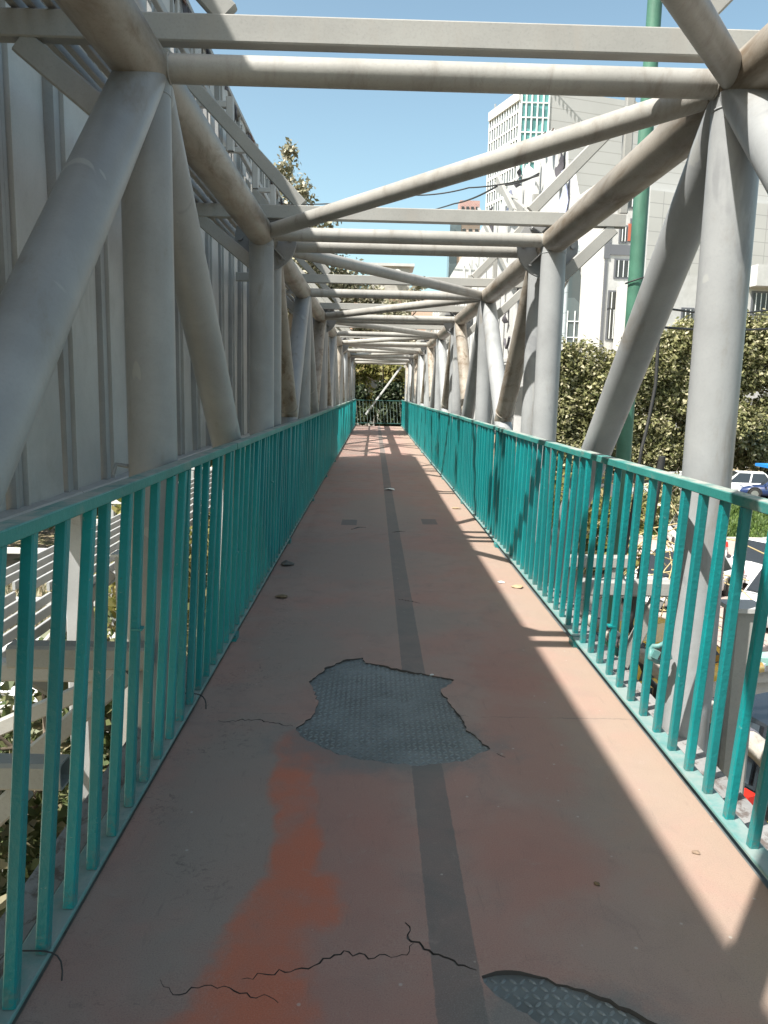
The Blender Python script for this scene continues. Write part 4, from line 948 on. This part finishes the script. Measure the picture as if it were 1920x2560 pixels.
# white and grey office block with framed windows
b2 = empty("office_block", (21, 70, GZ), "white and dark grey office block with wide framed windows left of the green pole", "building")
A0 = Vector((19.9, 70)); d2 = Vector((1, .10)).normalized(); whitef = paint("white_render", (.50, .495, .485), .7, .07, stain=(.36, .35, .33), stain_lo=.5, stain_hi=.85, sscale=(.5, .5, .12))
wall(A0, A0 + d2 * 3.75, GZ, 20.4, 10, "wall", whitef, b2)
dgrey = flat("dark_grey_cladding", (.13, .135, .15), .6); brickr = flat("red_brick_panel", (.42, .12, .07), .85); cream = flat("blind", (.36, .34, .30), .8)
def win(u0, u1, z0, z1, nm=3, brick=False, parent=b2, base=A0, d=d2):
    q = onwall(base, d, u0 - .15, u1 + .15, z0 - .15, z1 + .15, .06, .1); fr = part(q, "window_frame", dgrey, parent)
    q = onwall(base, d, u0, u1, z0, z1, .09, .1); w = part(q, "window", darkglass, parent)
    w.parent = fr; w.matrix_parent_inverse = Matrix.Translation(parent.location).inverted().inverted() if False else Matrix.Identity(4)
    for k in range(nm):
        u = u0 + (u1 - u0) * (k + .5) / nm; q = onwall(base, d, u - .03, u + .03, z0, z1, .13, .05); part(q, "glazing_bar", mull, parent)
    if brick: q = onwall(base, d, u1 - .8, u1, z0, z1, .12, .05); part(q, "brick_panel", brickr, parent)
q = onwall(A0, d2, -.1, .4, 13.4, 20.4, .1, .2); part(q, "dark_pilaster", dgrey, b2)
q = onwall(A0, d2, .4, 3.1, 13.75, 14.6, .12, .2); part(q, "dark_band", dgrey, b2)
q = onwall(A0, d2, 0, .22, 1.0, 13.3, .1, .2); part(q, "pilaster", dgrey, b2)
win(1.25, 1.8, 14.9, 16.1, 2); win(2.2, 3.05, 15.0, 16.7, 3); win(1.0, 3.3, 11.9, 13.3, 5, True); win(.6, 2.7, 9.2, 10.6, 5); win(.6, 1.25, 6.6, 9.1, 2); win(1.4, 2.7, 6.1, 7.4, 3); win(1.5, 2.7, 17.8, 19.4, 3); win(1.0, 2.9, 3.4, 5.0, 4)
q = onwall(A0, d2, 1.9, 2.15, 14.95, 16.4, .1, .1); part(q, "brick_strip", brickr, b2)
q = onwall(A0, d2, 1.45, 3.7, 7.6, 8.8, .5, .6); part(q, "balcony", whitef, b2)
q = onwall(A0, d2, 1.45, 3.7, 8.8, 8.92, .6, .7); part(q, "dark_ledge", dgrey, b2)
# pale blue block with curved glass
b3 = empty("glass_fronted_block", (18, 76, GZ), "pale blue building with a curved glass front behind the second right column", "building")
pblue = facade_mat("pale_blue_cladding", (.43, .48, .51), (.28, .31, .33), 0, 1.9, .10)
B0 = Vector((18.1, 76)); wall(B0, (21.3, 76.3), GZ, 15.6, 8, "wall", pblue, b3)
mb = MB(); pr = [(18.05 - 3.2 * math.cos(t), 6 + 8.0 * math.sin(t)) for t in []]
V = []; nn = 14
for k in range(nn + 1):
    t = k / nn * math.pi / 2; V.append((18.2 + 2.0 * math.cos(t), 75.6, 6 + 8.2 * math.sin(t)))
V = [(18.2, 75.6, GZ), (20.2, 75.6, GZ)] + V; n = len(V); mb.add([*V, *[(a, b + 1.5, c) for a, b, c in V]], [(i, (i + 1) % n, n + (i + 1) % n, n + i) for i in range(n)] + [tuple(range(n)), tuple(range(n, 2 * n))[::-1]]); part(mb, "curved_glass", greyglass, b3)
mb = MB()
for z in np.arange(-2, 10, 1.5): mb.bbox(18.2, 19.9, 75.5, 75.58, z, z + .08)
for x in (18.2, 18.9, 19.6): mb.bbox(x, x + .08, 75.49, 75.57, GZ, 9.5)
part(mb, "glazing_bar", mull, b3)
mb = MB()
for k in range(4): mb.bbox(20.4 + k * .28, 20.52 + k * .28, 75.6, 75.9, GZ, 10)
part(mb, "pilaster", concrete, b3)
mb = MB(); 
for z in (13.2, 13.8): mb.bbox(18.9, 20.6, 75.8, 75.95, z, z + .3)
part(mb, "louvre", darkglass, b3)
# low white block on the right
b5 = empty("low_white_block", (26, 62, GZ), "low white building with a roof terrace behind the trees on the far right", "building")
E0 = Vector((22.2, 62)); wall(E0, (36, 64), GZ, 11.0, 8, "wall", whitef, b5); d5 = Vector((13.8, 2)).normalized()
win(1.9, 2.7, 7.3, 8.4, 2, parent=b5, base=E0, d=d5); win(7.8, 9.1, 8.3, 9.9, 3, parent=b5, base=E0, d=d5)
q = onwall(E0, d5, 7.2, 14, 10.3, 11.9, 1.2, 1.2); part(q, "terrace_wall", whitef, b5)
# distant towers
b4 = empty("brick_tower", (24, 205, GZ), "distant tower with a reddish brick top above the square beam", "building")
wall((19.6, 205), (26.0, 205), GZ, 45, 8, "wall", brickmat("pale_brick", (.55, .42, .34), (.5, .38, .31), (.55, .5, .45), .5), b4)
wall((20.6, 204), (25.6, 204), 45, 49.5, 5, "penthouse", brickmat("red_brick", (.42, .25, .22), (.36, .2, .18), (.5, .42, .4), .8), b4)
q = onwall((19.6, 205), (1, 0), -1.2, 1.6, GZ, 45, .3, .5); part(q, "dark_glass_strip", greyglass, b4)
for z in (12, 18, 24, 30, 36, 41):
    for x in (22.0, 23.6, 25.2):
        mb = MB(); mb.bbox(x - .5, x + .4, 204.8, 204.95, z, z + 1.8); part(mb, "window", darkglass, b4)
for k in range(4):
    mb = MB(); mb.bbox(21.0 + k * 1.2, 21.7 + k * 1.2, 203.8, 203.95, 46, 48); part(mb, "window", darkglass, b4)
b6 = empty("pink_tower", (20, 190, GZ), "distant cream and pink tower between the right trusses", "building")
wall((18.0, 190), (25.5, 190), GZ, 37, 8, "wall", brickmat("pinkish_stone", (.62, .47, .38), (.58, .44, .35), (.62, .55, .48), .3), b6)
wall((17.0, 189.5), (18.8, 189.5), GZ, 36, 5, "glass_wall", greyglass, b6)
for z in np.arange(6, 36, 5):
    for x in (19.8, 21.0):
        mb = MB(); mb.bbox(x, x + .7, 189.8, 189.95, z, z + 1.8); part(mb, "window", darkglass, b6)
b7 = empty("flat_roofed_building", (1.5, 75, GZ), "flat roofed building with a dish above the trees past the bridge end", "building")
wall((-8, 75), (6.2, 75), GZ, 10.5, 8, "wall", brickmat("warm_brick", (.55, .36, .27), (.5, .33, .25), (.5, .42, .36), 1.2), b7)
mb = MB(); mb.bbox(-.6, 3.1, 74.5, 78, 10.5, 13.0); part(mb, "rooftop_room", concrete, b7); mb = MB(); mb.bbox(-1.0, 3.5, 74.2, 78.2, 13.0, 13.25); part(mb, "roof_slab", whitef, b7)
mb = MB(); mb.tube([(1.9, 74.0, 12.2), (1.95, 74.15, 12.2)], .5, 20, rads=[.5, .1]); part(mb, "satellite_dish", whitem, b7)
b8 = empty("house", (-.5, 41, GZ), "house with a dark window seen through leaves past the gate", "building")
wall((-4, 42), (5, 42), GZ, 4.1, 5, "wall", concrete, b8); mb = MB(); mb.bbox(-.95, .05, 41.9, 41.98, 1.6, 3.1); part(mb, "window", darkglass, b8); mb = MB(); mb.bbox(-1.4, .5, 41.6, 41.99, 3.2, 3.5); part(mb, "lintel", whitef, b8)
mb = MB()
for sx, sy in ((0, 0), (1.6, 0), (.8, 1.4)): mb.tube([(30 + sx, 220 + sy, GZ), (30.6 + sx * .2, 220.4, 78)], .10, 5)
for k in range(40):
    z = 10 + k * 1.7; w = 1.6 * (1 - (z / 90)); mb.tube([(30 + .3, 220, z), (30 + .3 + w, 220, z + .8)], .05, 4)
tag(mb.build("antenna_mast", flat("mast", (.35, .38, .42), .6)), "thin lattice antenna mast far away against the blue sky", "mast")
# distant skyline across the horizon
sk = [(-120, 180, 60, 16, 12), (-70, 160, 40, 12, 10), (60, 260, 60, 30, 20), (110, 240, 50, 24, 16), (-40, 300, 60, 20, 20), (0, 320, 40, 16, 16)]
lab = ["wide low block far off to the left", "second low block far off to the left", "tall far block behind the office tower", "far block at the right horizon", "far block left of the bridge axis", "far block straight past the bridge end"]
for (x, y, w, h, d), lb in zip(sk, lab):
    r = empty("distant_building", (x, y, GZ), lb, "building"); wall((x - w / 2, y), (x + w / 2, y), GZ, h, d, "wall", gridw, r)
